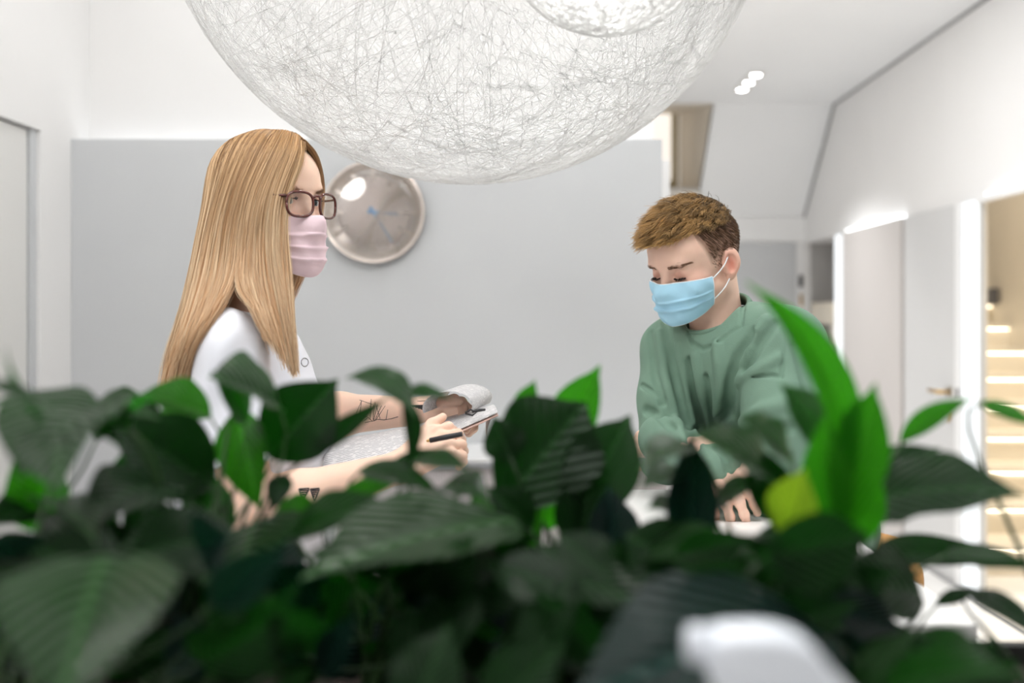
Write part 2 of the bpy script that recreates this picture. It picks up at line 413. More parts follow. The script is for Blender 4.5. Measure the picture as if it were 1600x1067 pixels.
ball_lamp(cb, 473 / FPX * 2.1, 1150, .00042, M['thread'], 'large white thread ball pendant lamp above the desk', 40, 3)
cs = W(949, -119, 1.42)
ball_lamp(cs, 171 / FPX * 1.42, 420, .00036, M['thread'], 'small white thread ball pendant lamp in front of the large one', 7, 4, 48)
# ------------------------------------------------------------------ wall clock
ck = W(583, 331, 3.30); CR = .171
clock = empty('wall_clock', (ck.x, 3.33, ck.z))
def brushed(name, col):
    m = bpy.data.materials.new(name); m.use_nodes = True; nt = m.node_tree; N = nt.nodes; L = nt.links
    b = N['Principled BSDF']; b.inputs['Metallic'].default_value = 0.15; b.inputs['Roughness'].default_value = .42
    tc = N.new('ShaderNodeTexCoord'); sp_ = N.new('ShaderNodeSeparateXYZ'); L.new(tc.outputs['Object'], sp_.inputs[0])
    at = N.new('ShaderNodeMath'); at.operation = 'ARCTAN2'; L.new(sp_.outputs['Z'], at.inputs[0]); L.new(sp_.outputs['X'], at.inputs[1])
    cb_ = N.new('ShaderNodeCombineXYZ'); L.new(at.outputs[0], cb_.inputs[0])
    nz = N.new('ShaderNodeTexNoise'); nz.inputs['Scale'].default_value = 30; nz.inputs['Detail'].default_value = 3; L.new(cb_.outputs[0], nz.inputs['Vector'])
    cr = N.new('ShaderNodeMixRGB'); cr.inputs[1].default_value = tuple(c * .92 for c in col[:3]) + (1,); cr.inputs[2].default_value = tuple(min(1, c * 1.06) for c in col[:3]) + (1,)
    L.new(nz.outputs['Fac'], cr.inputs[0]); L.new(cr.outputs[0], b.inputs['Base Color'])
    bp = N.new('ShaderNodeBump'); bp.inputs['Strength'].default_value = .25; bp.inputs['Distance'].default_value = .002
    L.new(nz.outputs['Fac'], bp.inputs['Height']); L.new(bp.outputs[0], b.inputs['Normal'])
    b.inputs['Anisotropic'].default_value = .0
    return m
M['rose_face'] = brushed('brushed_rose_metal', lin(250, 234, 228))
M['clock_rim'] = mat('rose_metal_rim', lin(225, 214, 206), .25, metal=.9, noise=(20, .03))
def ydisc(name, prof, m_, n=64):
    o = lathe(name, [(r, h) for r, h in prof], m_, None, n, 'Y', (0, 0, 0)); o.parent = clock; return o
ydisc('case', [(CR - .004, 0), (CR, -.006), (CR, -.036), (CR - .003, -.041), (CR - .009, -.040), (CR - .010, -.020)], M['clock_rim'])
face = ydisc('dial', [(CR - .0095, -.019), (.08, -.021), (.001, -.022)], M['rose_face'])
def dial_box(name, ang, r0, r1, wd, y, th, m_, wd2=None):
    d = Vector((math.sin(ang), 0, math.cos(ang))); s = Vector((d.z, 0, -d.x)); wd2 = wd if wd2 is None else wd2
    pts = [d * r0 + s * wd, d * r0 - s * wd, d * r1 - s * wd2, d * r1 + s * wd2]
    bm = bmesh.new(); f = bm.faces.new([bm.verts.new(p + Vector((0, y, 0))) for p in pts])
    r = bmesh.ops.extrude_face_region(bm, geom=[f]); bmesh.ops.translate(bm, vec=(0, th, 0), verts=[e for e in r['geom'] if isinstance(e, bmesh.types.BMVert)])
    bmesh.ops.recalc_face_normals(bm, faces=bm.faces[:])
    me = bpy.data.meshes.new(name); bm.to_mesh(me); bm.free(); o = link(name, me, m_, clock); return o
for k in range(12):
    dial_box('hour_mark', k * math.pi / 6, .098, .146, .0045, -.025, .004, M['clock_rim'], .006)
M['hand_blue'] = mat('pale_blue_hand', lin(150, 195, 235), .5, noise=(30, .03))
dial_box('minute_hand', math.radians(148), -.02, .122, .0055, -.029, .002, M['hand_blue'], .0035)
dial_box('hour_hand', math.radians(95), -.02, .082, .006, -.026, .002, M['hand_blue'], .004)
ydisc('hub', [(.007, -.022), (.007, -.031), (.004, -.033), (.0005, -.033)], M['hand_blue'], 20)
def glass_mat(name, r0=.05, tint=(1, 1, 1, 1)):
    m = bpy.data.materials.new(name); m.use_nodes = True; nt = m.node_tree; N = nt.nodes; L = nt.links
    g = N.new('ShaderNodeBsdfGlossy'); g.inputs['Roughness'].default_value = .02
    t = N.new('ShaderNodeBsdfTransparent'); t.inputs[0].default_value = tint
    lw0 = N.new('ShaderNodeLayerWeight'); lw0.inputs[0].default_value = .5; pw = N.new('ShaderNodeMath'); pw.operation = 'POWER'; pw.inputs[1].default_value = 5; L.new(lw0.outputs['Facing'], pw.inputs[0]); lw = N.new('ShaderNodeMath'); lw.operation = 'MULTIPLY_ADD'; lw.inputs[1].default_value = .9; lw.inputs[2].default_value = r0; L.new(pw.outputs[0], lw.inputs[0])
    mx = N.new('ShaderNodeMixShader'); L.new(lw.outputs[0], mx.inputs[0]); L.new(t.outputs[0], mx.inputs[1]); L.new(g.outputs[0], mx.inputs[2])
    L.new(mx.outputs[0], N['Material Output'].inputs[0]); return m
M['glass'] = glass_mat('clear_glass'); M['clock_glass'] = glass_mat('clock_glass', .11)
ydisc('glass', [(CR - .010, -.037), (.12, -.0395), (.06, -.0415), (.001, -.042)], M['clock_glass'])
tag(clock, 'round rose metal wall clock on the grey panel', 'clock')

# globe lamp behind the photographer (it shows as the white spot in the clock glass)
gl = empty('globe_lamp', (-1.42, -.1, 2.52))
M['globe'] = mat('opal_globe', (1, 1, 1, 1), .4, emit=(1, .98, .95, 1), estr=15, noise=(4, .01))
lathe('globe', [(.001, -.2)] + [(.2 * math.sin(a), -.2 * math.cos(a)) for a in np.linspace(.2, 2.9, 16)] + [(.001, .2)], M['globe'], gl, 32, 'Z', gl.location)
tube('cord', [gl.location + Vector((0, 0, .2)), Vector((gl.location.x, gl.location.y, ZC))], .003, M['white_gloss'], gl)
tag(gl, 'opal globe lamp reflected as white spot in the clock', 'pendant lamp')

# ------------------------------------------------------------------ ribbed cabinet by the back wall
rc = empty('tambour_cabinet', (0.0, 3.2, 0))
ZT = CAMZ - (717 - VPY) / FPX * 2.98
M['rib'] = mat('pale_ribbed_laminate', lin(212, 206, 206), .45, noise=(8, .02))
M['alu'] = mat('aluminium_edge', lin(190, 192, 195), .3, metal=.8, noise=(40, .03))
box('carcass', (-.60, 3.0, 0.0), (.40, 3.325, ZT - .03), M['white_gloss'], rc)
box('top', (-.62, 2.985, ZT - .012), (.415, 3.33, ZT), M['white_gloss'], rc, bevel=.002)
box('edge_rail', (-.62, 2.98, ZT - .03), (.415, 3.0, ZT - .012), M['alu'], rc, bevel=.002)
V = []; F = []; n = 0
for i in range(118):
    x = -.59 + i * .0084
    for (dx, dy) in ((0, 0), (.0015, -.005), (.0055, -.005), (.007, 0)):
        V += [(x + dx, 3.0 + dy, .02), (x + dx, 3.0 + dy, ZT - .032)]
    b0 = i * 8
    F += [(b0, b0 + 2, b0 + 3, b0 + 1), (b0 + 2, b0 + 4, b0 + 5, b0 + 3), (b0 + 4, b0 + 6, b0 + 7, b0 + 5)]
o = link('ribbed_shutter', mesh_np('ribbed_shutter', V, F, False), M['rib']); unmove(o, rc); o['kind'] = 'stuff'
tag(rc, 'low pale cabinet with ribbed shutter against the grey panel', 'cabinet')

# ------------------------------------------------------------------ reception counter
M['counter'] = mat('white_counter', lin(240, 239, 237), .28, noise=(4, .01))
cn = empty('reception_counter', (.33, 1.7, 0))
box('counter_top', (.10, 1.12, 1.06), (.50, 1.97, 1.10), M['counter'], cn, bevel=.004)
box('front_panel', (.40, 1.15, 0.0), (.43, 1.94, 1.06), M['counter'], cn)
box('side_panel', (.14, 1.15, 0.0), (.40, 1.18, 1.06), M['counter'], cn)
box('side_panel', (.14, 1.91, 0.0), (.40, 1.94, 1.06), M['counter'], cn)
box('plinth', (.15, 1.18, 0), (.40, 1.91, .08), M['alu'], cn)
tag(cn, 'white reception counter under the crossed green sleeves', 'counter')
dk = empty('desk', (-.15, 1.6, 0))
box('desk_top', (-.28, 1.15, .72), (.095, 2.2, .75), M['counter'], dk, bevel=.003)
for (x, y) in ((-.25, 1.2), (-.25, 2.14), (.05, 1.2), (.05, 2.14)):
    box('leg', (x, y, 0), (x + .04, y + .04, .72), M['alu'], dk)
tag(dk, 'lower white desk behind the leaves, left of the counter', 'desk')

# ledge that carries planter and spray bottle
ld = empty('plant_console', (0, .78, 0))
M['console'] = mat('dark_console', lin(38, 38, 40), .5, noise=(12, .08))
box('console_top', (-.72, .40, .95), (.72, 1.10, .98), M['console'], ld, bevel=.003)
box('console_front', (-.70, .44, 0), (.70, .47, .95), M['console'], ld)
box('console_back', (-.70, 1.05, 0), (.70, 1.08, .95), M['console'], ld)
tag(ld, 'dark console below the potted leaves', 'console')
pt = empty('planter_trough', (0, .83, .98))
M['trough'] = mat('black_trough', lin(28, 28, 28), .6, noise=(14, .1))
M['soil'] = mat('potting_soil', lin(38, 28, 20), .95, noise=(60, .4), bump=(120, 1))
box('base', (-.64, .60, .98), (.64, 1.06, .995), M['trough'], pt)
box('side', (-.64, .60, .995), (.64, .615, 1.10), M['trough'], pt)
box('side', (-.64, 1.045, .995), (.64, 1.06, 1.10), M['trough'], pt)
box('side', (-.64, .615, .995), (-.625, 1.045, 1.10), M['trough'], pt)
box('side', (.625, .615, .995), (.64, 1.045, 1.10), M['trough'], pt)
s_ = box('soil', (-.625, .615, .995), (.625, 1.045, 1.08), M['soil'], pt); s_['kind'] = 'stuff'
tag(pt, 'black planter trough holding the leafy plants', 'planter')

# ------------------------------------------------------------------ spray bottle
M['bottle'] = mat('white_plastic', lin(225, 230, 238), .4, noise=(8, .02))
M['bottle2'] = mat('milky_plastic', lin(215, 222, 232), .45, noise=(8, .02))
YBt = .50
bt = W(1225, 1090, YBt); bt = Vector((bt.x, YBt, .98))
sb = empty('spray_bottle', bt)
zt = W(1190, 980, YBt).z                      # top of the trigger head
lathe('bottle_body', [(.001, 0), (.038, 0), (.041, .006), (.041, .12), (.036, .155), (.022, .185), (.016, .20), (.016, .215)], M['bottle2'], sb, 32, 'Z', bt)
lathe('collar', [(.019, .203), (.0195, .21), (.0195, .232), (.015, .236)], M['bottle'], sb, 28, 'Z', bt)
def prism(name, prof, y0, y1, m_, parent, bev=.004):
    bm = bmesh.new(); f = bm.faces.new([bm.verts.new((x, y0, z)) for x, z in prof])
    r = bmesh.ops.extrude_face_region(bm, geom=[f]); bmesh.ops.translate(bm, vec=(0, y1 - y0, 0), verts=[e for e in r['geom'] if isinstance(e, bmesh.types.BMVert)])
    bmesh.ops.recalc_face_normals(bm, faces=bm.faces[:])
    bmesh.ops.bevel(bm, geom=bm.edges[:], offset=bev, segments=3, affect='EDGES', profile=.5)
    me = bpy.data.meshes.new(name); bm.to_mesh(me); bm.free(); me.polygons.foreach_set('use_smooth', [True] * len(me.polygons))
    o = link(name, me, m_); unmove(o, parent); return o
px = lambda x, y: (W(x, y, YBt).x, W(x, y, YBt).z)
prof = [px(1103, 988), px(1140, 981), px(1200, 980), px(1245, 990), px(1275, 1012), px(1295, 1045), px(1330, 1075), px(1300, 1100), px(1255, 1130), px(1195, 1130), px(1180, 1090), px(1110, 1075), px(1102, 1030)]
prism('trigger_head', prof, YBt - .016, YBt + .016, M['bottle'], sb, .005)
nz0 = W(1073, 1006, YBt); nz1 = W(1112, 1008, YBt)
tube('nozzle', [nz0, nz0.lerp(nz1, .25), nz1], [.0085, .0095, .0095], M['bottle'], sb, 20)
prism('trigger', [px(1120, 1072), px(1150, 1078), px(1140, 1130), px(1118, 1185), px(1108, 1180), px(1122, 1130)], YBt - .007, YBt + .007, M['bottle'], sb, .002)
tag(sb, 'white trigger spray bottle in front of the plants', 'spray bottle')
# ------------------------------------------------------------------ implicit surfaces for the people
def A3(v): return np.array([v[0], v[1], v[2]], np.float32)
def s_ell(p, c, r):
    q = p - A3(c); r = A3(r)
    k0 = np.sqrt(((q / r)**2).sum(1)); k1 = np.sqrt(((q / (r * r))**2).sum(1)) + 1e-9
    return np.where(k0 < .02, -r.min(), k0 * (k0 - 1) / k1)
def s_cone(p, a, b, ra, rb):
    a = A3(a); b = A3(b); ba = b - a; L2 = float((ba * ba).sum()) + 1e-12
    q = p - a; t = np.clip((q @ ba) / L2, 0, 1)
    d = q - t[:, None] * ba
    return np.sqrt((d * d).sum(1)) - (ra + (rb - ra) * t)
def smin(a, b, k):
    h = np.clip(.5 + .5 * (b - a) / k, 0, 1)
    return b + (a - b) * h - k * h * (1 - h)
def smax(a, b, k): return -smin(-a, -b, k)

def polygonize(f, lo, hi, h, B=8):
    lo = np.array(lo, np.float32); hi = np.array(hi, np.float32)
    nb = np.ceil((hi - lo) / (h * B)).astype(int) + 1
    ax = [lo[i] + (np.arange(nb[i]) * B + B / 2 - .5) * h for i in range(3)]
    G = np.stack(np.meshgrid(*ax, indexing='ij'), -1).reshape(-1, 3).astype(np.float32)
    dc = f(G)
    act = np.abs(dc) < B * h * 1.75
    n = nb * B
    D = np.repeat(np.repeat(np.repeat(np.where(dc < 0, -1., 1.).astype(np.float32).reshape(nb), B, 0), B, 1), B, 2)
    o = np.arange(B); O = np.stack(np.meshgrid(o, o, o, indexing='ij'), -1).reshape(-1, 3)
    bi = np.stack(np.unravel_index(np.nonzero(act)[0], nb), -1)
    for s in range(0, len(bi), 1500):
        idx = (bi[s:s + 1500, None, :] * B + O[None]).reshape(-1, 3)
        D[idx[:, 0], idx[:, 1], idx[:, 2]] = f((lo + idx * h).astype(np.float32))
    S = D < 0
    cnt = np.zeros(tuple(n - 1), np.int8)
    for dx in (0, 1):
        for dy in (0, 1):
            for dz in (0, 1):
                cnt += S[dx:n[0] - 1 + dx, dy:n[1] - 1 + dy, dz:n[2] - 1 + dz]
    mixed = (cnt > 0) & (cnt < 8)
    ci = np.stack(np.nonzero(mixed), -1)
    vid = np.full(tuple(n - 1), -1, np.int32); vid[mixed] = np.arange(len(ci))
    acc = np.zeros((len(ci), 3), np.float32); m = np.zeros(len(ci), np.float32)
    cor = [(0, 0, 0), (1, 0, 0), (0, 1, 0), (1, 1, 0), (0, 0, 1), (1, 0, 1), (0, 1, 1), (1, 1, 1)]
    for a in range(8):
        for b in range(a + 1, 8):
            if sum(abs(cor[a][i] - cor[b][i]) for i in range(3)) != 1: continue
            ca = ci + cor[a]; cb_ = ci + cor[b]
            va = D[ca[:, 0], ca[:, 1], ca[:, 2]]; vb = D[cb_[:, 0], cb_[:, 1], cb_[:, 2]]
            x = (va < 0) != (vb < 0)
            t = np.where(x, va / np.where(x, va - vb, 1), 0)
            P = ca + (cb_ - ca) * t[:, None]
            acc += P * x[:, None]; m += x
    V = lo + acc / m[:, None] * h
    Fs = []
    for axn in range(3):
        sl0 = [slice(1, n[i] - 1) for i in range(3)]; sl1 = list(sl0)
        sl0[axn] = slice(0, n[axn] - 1); sl1[axn] = slice(1, n[axn])
        c = S[tuple(sl0)] != S[tuple(sl1)]
        e = np.stack(np.nonzero(c), -1)
        for i in range(3):
            if i != axn: e[:, i] += 1
        neg = S[e[:, 0], e[:, 1], e[:, 2]]
        u, v = [(1, 2), (2, 0), (0, 1)][axn]
        du = np.eye(3, dtype=int)[u]; dv = np.eye(3, dtype=int)[v]
        q = [e - du - dv, e - dv, e, e - du]
        ids = np.stack([vid[k[:, 0], k[:, 1], k[:, 2]] for k in q], -1)
        ids[~neg] = ids[~neg][:, ::-1]
        Fs.append(ids)
    F = np.concatenate(Fs); F = F[(F >= 0).all(1)]
    # pull onto the surface
    for _ in range(1):
        V = V.astype(np.float32); d = f(V); e = h * .4
        g = np.stack([f((V + np.eye(3)[i] * e).astype(np.float32)) - d for i in range(3)], -1) / e
        gl_ = np.maximum((g * g).sum(1), .15)
        V = V - np.clip(d / gl_, -h, h)[:, None] * g * .8
    return V.astype(np.float32), F

def sdf_obj(name, f, lo, hi, h, m, parent, colf=None):
    V, F = polygonize(f, lo, hi, h)
    me = mesh_fast(name, V, F)
    if colf is not None: set_col(me, colf(V))
    o = link(name, me, m); unmove(o, parent)
    return o

def march(f, px_, py_, y0=.9, y1=2.6):
    """first hit of the view ray through a pixel with the surface f"""
    Y = np.linspace(y0, y1, 900, dtype=np.float32)
    P = np.stack([(px_ - VPX) / FPX * Y, Y, CAMZ - (py_ - VPY) / FPX * Y], -1).astype(np.float32)
    d = f(P); i = np.nonzero(d < 0)[0]
    if len(i) == 0:
        i = [int(np.argmin(d))]
    return P[i[0]]

class Head:
    def __init__(s, C, yaw, pitch, roll, k, zl=1.0):
        s.C = A3(C); s.k = k; s.zl = zl
        R = Matrix.Rotation(yaw, 3, 'Z') @ Matrix.Rotation(pitch, 3, 'Y') @ Matrix.Rotation(roll, 3, 'X')
        s.R = np.array(R, np.float32)
    def loc(s, p):
        q = ((p - s.C) @ s.R) / s.k
        q[:, 2] = np.where(q[:, 2] < 0, q[:, 2] / s.zl, q[:, 2]); return q
    def wn(s, Q):
        Q = np.array(Q, np.float32); Q[..., 2] = np.where(Q[..., 2] < 0, Q[..., 2] * s.zl, Q[..., 2])
        return s.C + (Q * s.k) @ s.R.T
    def w(s, q): return Vector(s.wn(A3(q)[None])[0])

def boxed(p, lo, hi, fn):
    """evaluate fn only inside a box; outside give the distance to the box"""
    lo = A3(lo); hi = A3(hi)
    e = np.maximum(np.maximum(lo - p, p - hi), 0); do = np.sqrt((e * e).sum(1))
    ins = do <= 0
    out = (do + .03).astype(np.float32)
    if ins.any(): out[ins] = fn(p[ins])
    return out
def cones_box(cs, pad=.045):
    P = np.array([tuple(x) for c in cs for x in c[:2]]); return P.min(0) - pad, P.max(0) + pad

def head_sdf(q, male, closed):
    d = s_ell(q, (-.006, 0, .034), (.098, .076, .086))
    d = smin(d, s_ell(q, (.044, 0, .040), (.047, .059, .052)), .03)
    d = smin(d, s_ell(q, (.038, 0, -.035), (.050, .057 if male else .054, .072)), .03)
    for sg in (-1, 1):
        d = smin(d, s_cone(q, (.002, sg * .048, -.058), (.072, sg * .012, -.098), .016, .016), .03)
        d = smin(d, s_ell(q, (.056, sg * .041, -.026), (.024, .021, .020)), .02)
    d = smin(d, s_ell(q, (.078, 0, -.097), (.017, .021, .017)), .02)
    d = smin(d, s_ell(q, (.076, 0, -.062), (.022, .030, .030)), .02)
    d = smin(d, s_cone(q, (.083, -.034, .021), (.083, .034, .021), .008, .008), .016)
    for sg in (-1, 1):
        d = smax(d, -s_ell(q, (.098, sg * .033, .002), (.020, .019, .0125)), .012)
    d = smin(d, s_cone(q, (.087, 0, .006), (.105, 0, -.038), .0065, .0085), .012)
    for sg in (-1, 1):
        d = smin(d, s_ell(q, (.096, sg * .011, -.042), (.010, .008, .008)), .006)
        lid = s_ell(q, (.0715, sg * .032, -.001), (.0142, .0165, .0142))
        if not closed:
            lid = smax(lid, -s_ell(q, (.088, sg * .032, -.0005), (.014, .0135, .0052)), .001)
        else:
            lid = smax(lid, -(s_ell(q, (.0865, sg * .032, -.0085), (.006, .0135, .0011))), .0015)
        d = smin(d, lid, .005)
    if male:
        for sg in (-1, 1):
            # ear: shell with rim, bowl and lobe, tilted back and away from the head
            a = .35; e = q - A3((-.006, sg * .0775, -.012))
            ex = e[:, 0] * math.cos(.5) - sg * e[:, 1] * math.sin(.5)
            ey = e[:, 0] * math.sin(.5) + sg * e[:, 1] * math.cos(.5)
            ez = e[:, 2] - .18 * ex * -1
            E = np.stack([ex, ey, ez], -1)
            sh = s_ell(E, (-.006, .002, .006), (.0195, .0085, .030))
            sh = smin(sh, s_ell(E, (-.001, .001, -.022), (.0105, .0065, .0125)), .008)
            sh = smax(sh, -s_ell(E, (-.003, .0105, .006), (.0125, .0085, .0215)), .003)
            sh = smin(sh, s_cone(E, (.008, .004, .002), (.008, .004, -.010), .0042, .0045), .004)
            sh = smin(sh, s_cone(E, (-.010, .002, .016), (-.012, .003, -.008), .0032, .0032), .004)
            d = smin(d, sh, .004)
    return d

def mask_form(q):
    d = s_ell(q, (.040, 0, -.035), (.050, .060, .075))
    d = smin(d, s_ell(q, (.076, 0, -.070), (.024, .034, .036)), .04)
    d = smin(d, s_cone(q, (.086, 0, .0), (.106, 0, -.036), .006, .008), .035)
    d = smin(d, s_ell(q, (.074, 0, -.103), (.018, .026, .016)), .03)
    for sg in (-1, 1):
        d = smin(d, s_ell(q, (.050, sg * .042, -.03), (.026, .022, .026)), .03)
        d = smin(d, s_cone(q, (.010, sg * .046, -.058), (.070, sg * .014, -.10), .018, .018), .03)
    return d - .0045

def make_mask(H, parent, m, mtrim, pleats, phi_max, ztop, zbot, label, flap=0.0, nu=56, nv=44):
    """pleated mask: rays from the head axis out to the face form"""
    u = np.linspace(-1, 1, nu); v = np.linspace(0, 1, nv); U, Vv = np.meshgrid(u, v, indexing='ij')
    phi = np.radians(phi_max) * U * (1 - .06 * Vv)
    zt = ztop - .016 * np.abs(U)**1.2 - .004 * np.cos(U * 3)
    zb = zbot + .030 * np.abs(U)**1.6
    z = zt + (zb - zt) * Vv
    ox = np.where(z < -.085, .012, 0.0)
    D = np.stack([np.cos(phi), np.sin(phi), np.zeros_like(phi)], -1)
    r = np.full(U.shape, .19)
    O = np.stack([0 * z, 0 * z, z], -1)
    for _ in range(60):
        P = O + D * r[..., None]
        d = mask_form(P.reshape(-1, 3).astype(np.float32)).reshape(U.shape)
        r = np.clip(r - np.clip(d, -.01, .02) * .6, .035, .2)
    # below the chin: keep the sheet hanging inwards smoothly
    for k in range(3):
        r[:, 1:-1] = .25 * r[:, :-2] + .5 * r[:, 1:-1] + .25 * r[:, 2:]
        r[1:-1] = .25 * r[:-2] + .5 * r[1:-1] + .25 * r[2:]
    fade = (1 - np.abs(U)**3)
    for (pv, amp) in pleats:
        s = (Vv - pv - .05 * U * U) / .10
        r += amp * fade * np.where((s > 0) & (s < 1), 1 - s, 0) + amp * .5 * fade * np.exp(-(s / .18)**2)
    r += .0010 * np.sin(U * 9 + Vv * 7) * fade + .0007 * np.sin(U * 17 - Vv * 11)
    P = (O + D * r[..., None]).reshape(-1, 3)
    V = H.wn(P)
    i = np.arange(nu - 1)[:, None] * nv; j = np.arange(nv - 1)[None]
    F = np.stack([i + j, i + nv + j, i + nv + j + 1, i + j + 1], -1).reshape(-1, 4)
    o = link('face_mask', mesh_fast('face_mask', V, F), m); unmove(o, parent)
    sm = o.modifiers.new('thick', 'SOLIDIFY'); sm.thickness = .0012; sm.offset = 0
    o['label'] = label
    Pg = P.reshape(nu, nv, 3)
    # welded borders
    def strip(path, rr):
        Q = [H.w(x) for x in path]
        t = tube('mask_border', Q, rr, mtrim, None, 6); t.parent = o
    strip([Pg[k, 0] for k in range(0, nu, 2)] + [Pg[-1, 0]], .0011)
    strip([Pg[k, -1] for k in range(0, nu, 2)] + [Pg[-1, -1]], .0009)
    strip(list(Pg[0, ::2]) + [Pg[0, -1]], .0013); strip(list(Pg[-1, ::2]) + [Pg[-1, -1]], .0013)
    return o, Pg

def hand_cones(wr, d, pn, curl, side, k=1.0, thumb=(.6, .35), spread=.10):
    """returns capsules of a hand. d: wrist->knuckles, pn: back-of-hand normal, side +1 = thumb on +lat"""
    wr = Vector(wr); d = Vector(d).normalized(); pn = Vector(pn); pn = (pn - d * pn.dot(d)).normalized(); lat = d.cross(pn) * side
    out = []
    lens = (.072, .080, .075, .060)
    for i in range(4):
        off = (.030 - i * .0195) * k
        k0 = wr + lat * off * .55; kn = wr + d * (.088 - abs(i - 1.2) * .005) * k + lat * off + pn * (.003 - abs(i - 1.3) * .002)
        out.append((k0, kn, .0145 * k, .0110 * k))
        c = curl[i] if hasattr(curl[i], '__len__') else (curl[i],) * 3
        dd = (d + lat * spread * (1.2 - i)).normalized(); nn = pn; p = kn; r0 = .0098 * k
        for j, fr in enumerate((.46, .30, .24)):
            R = Matrix.Rotation(-c[j], 3, dd.cross(nn).normalized())
            # bend towards the palm (-pn)
            ndd = (dd * math.cos(c[j]) - nn * math.sin(c[j])).normalized(); nn = (nn * math.cos(c[j]) + dd * math.sin(c[j])).normalized(); dd = ndd
            p2 = p + dd * lens[i] * fr * k
            out.append((p, p2, r0, r0 * .9)); p = p2; r0 *= .91
    b = wr + d * .022 * k + lat * .022 * k
    td = (d * math.cos(thumb[0]) + lat * math.sin(thumb[0]) - pn * thumb[1]).normalized()
    p1 = b + td * .042 * k
    td2 = (td * .9 + d * .35 - pn * .1).normalized(); p2 = p1 + td2 * .032 * k; td3 = (td2 + d * .35 - lat * .2).normalized(); p3 = p2 + td3 * .025 * k
    out += [(b, p1, .0155 * k, .0115 * k), (p1, p2, .0108 * k, .0098 * k), (p2, p3, .0096 * k, .0078 * k)]
    return out

def strands(name, P, rad, C, m, parent, taper=.35):
    """P (n,k,3) strand points, rad (n,), C (n,k,3) colours -> one mesh of thin 3-sided hairs"""
    n, k, _ = P.shape
    T = np.gradient(P, axis=1); T /= np.linalg.norm(T, axis=2)[..., None] + 1e-9
    ref = np.random.normal(size=(n, 1, 3)); U = np.cross(T, ref); U /= np.linalg.norm(U, axis=2)[..., None] + 1e-9; Wv = np.cross(T, U)
    t = np.linspace(0, 1, k)[None, :, None]; R = rad[:, None, None] * (1 - (1 - taper) * t**2)
    ring = [P + R * (U * math.cos(a) + Wv * math.sin(a)) for a in (0, 2.094, 4.189)]
    V = np.stack(ring, 2).reshape(-1, 3)
    i = np.arange(n)[:, None, None] * k * 3; j = np.arange(k - 1)[None, :, None]; s = np.arange(3)[None, None]; s2 = (s + 1) % 3
    F = np.stack([i + j * 3 + s, i + j * 3 + s2, i + (j + 1) * 3 + s2, i + (j + 1) * 3 + s], -1).reshape(-1, 4)
    me = mesh_fast(name, V, F); set_col(me, np.repeat(C.reshape(-1, 3), 3, 0))
    o = link(name, me, m); unmove(o, parent); o['kind'] = 'stuff'
    return o

def cat_np(G, n):
    """catmull-rom for arrays: G (m,pts,3) -> (m,n,3)"""
    m, p, _ = G.shape
    Q = np.concatenate([2 * G[:, :1] - G[:, 1:2], G, 2 * G[:, -1:] - G[:, -2:-1]], 1)
    s = np.linspace(0, p - 1, n); k = np.minimum(s.astype(int), p - 2); t = (s - k)[None, :, None]
    a, b, c, d = Q[:, k], Q[:, k + 1], Q[:, k + 2], Q[:, k + 3]
    return .5 * (2 * b + (c - a) * t + (2 * a - 5 * b + 4 * c - d) * t * t + (3 * b - a - 3 * c + d) * t**3)

def L3(r, g, b): return np.array(lin(r, g, b)[:3], np.float32)
def mixc(c0, c1, f): return c0 + (c1 - c0) * f[..., None]

M['skin'] = mat('skin', lin(232, 190, 165), .5, spec=.35, sss=.08, attr=True, noise=(35, .03), bump=(400, .08))
M['hair_long'] = mat('blonde_hair', lin(200, 160, 110), .42, spec=.4, attr=True, noise=(8, .04))
M['hair_short'] = mat('brown_hair', lin(120, 85, 50), .45, spec=.4, attr=True, noise=(8, .04))
M['coat'] = mat('white_coat_cotton', lin(240, 242, 250), .8, noise=(6, .01), bump=(500, .12))
M['knit'] = mat('sage_green_fleece', lin(112, 142, 124), .9, noise=(10, .05), bump=(420, .25))
M['pink_mask'] = mat('pink_mask_fabric', lin(240, 214, 222), .8, noise=(10, .015), bump=(600, .12))
M['blue_mask'] = mat('blue_mask_fabric', lin(172, 219, 242), .75, noise=(14, .03), bump=(600, .15))
M['mask_trim'] = mat('white_mask_trim', lin(240, 244, 248), .7, noise=(10, .01))
M['pink_trim'] = mat('pink_mask_trim', lin(244, 222, 228), .7, noise=(10, .01))
M['ink'] = mat('tattoo_ink', lin(45, 42, 46), .6, noise=(60, .08))
M['brow_dark'] = mat('brow_hair', lin(66, 44, 32), .6, attr=True)
M['eye'] = mat('eye', lin(235, 235, 235), .15, attr=True, noise=(60, .02))
M['trouser_tan'] = mat('tan_trouser', lin(192, 142, 82), .85, noise=(12, .05), bump=(300, .2))
M['trouser_white'] = mat('white_trouser', lin(230, 232, 240), .85, noise=(8, .02))
M['shoe'] = mat('white_shoe', lin(225, 225, 225), .5, noise=(8, .03))
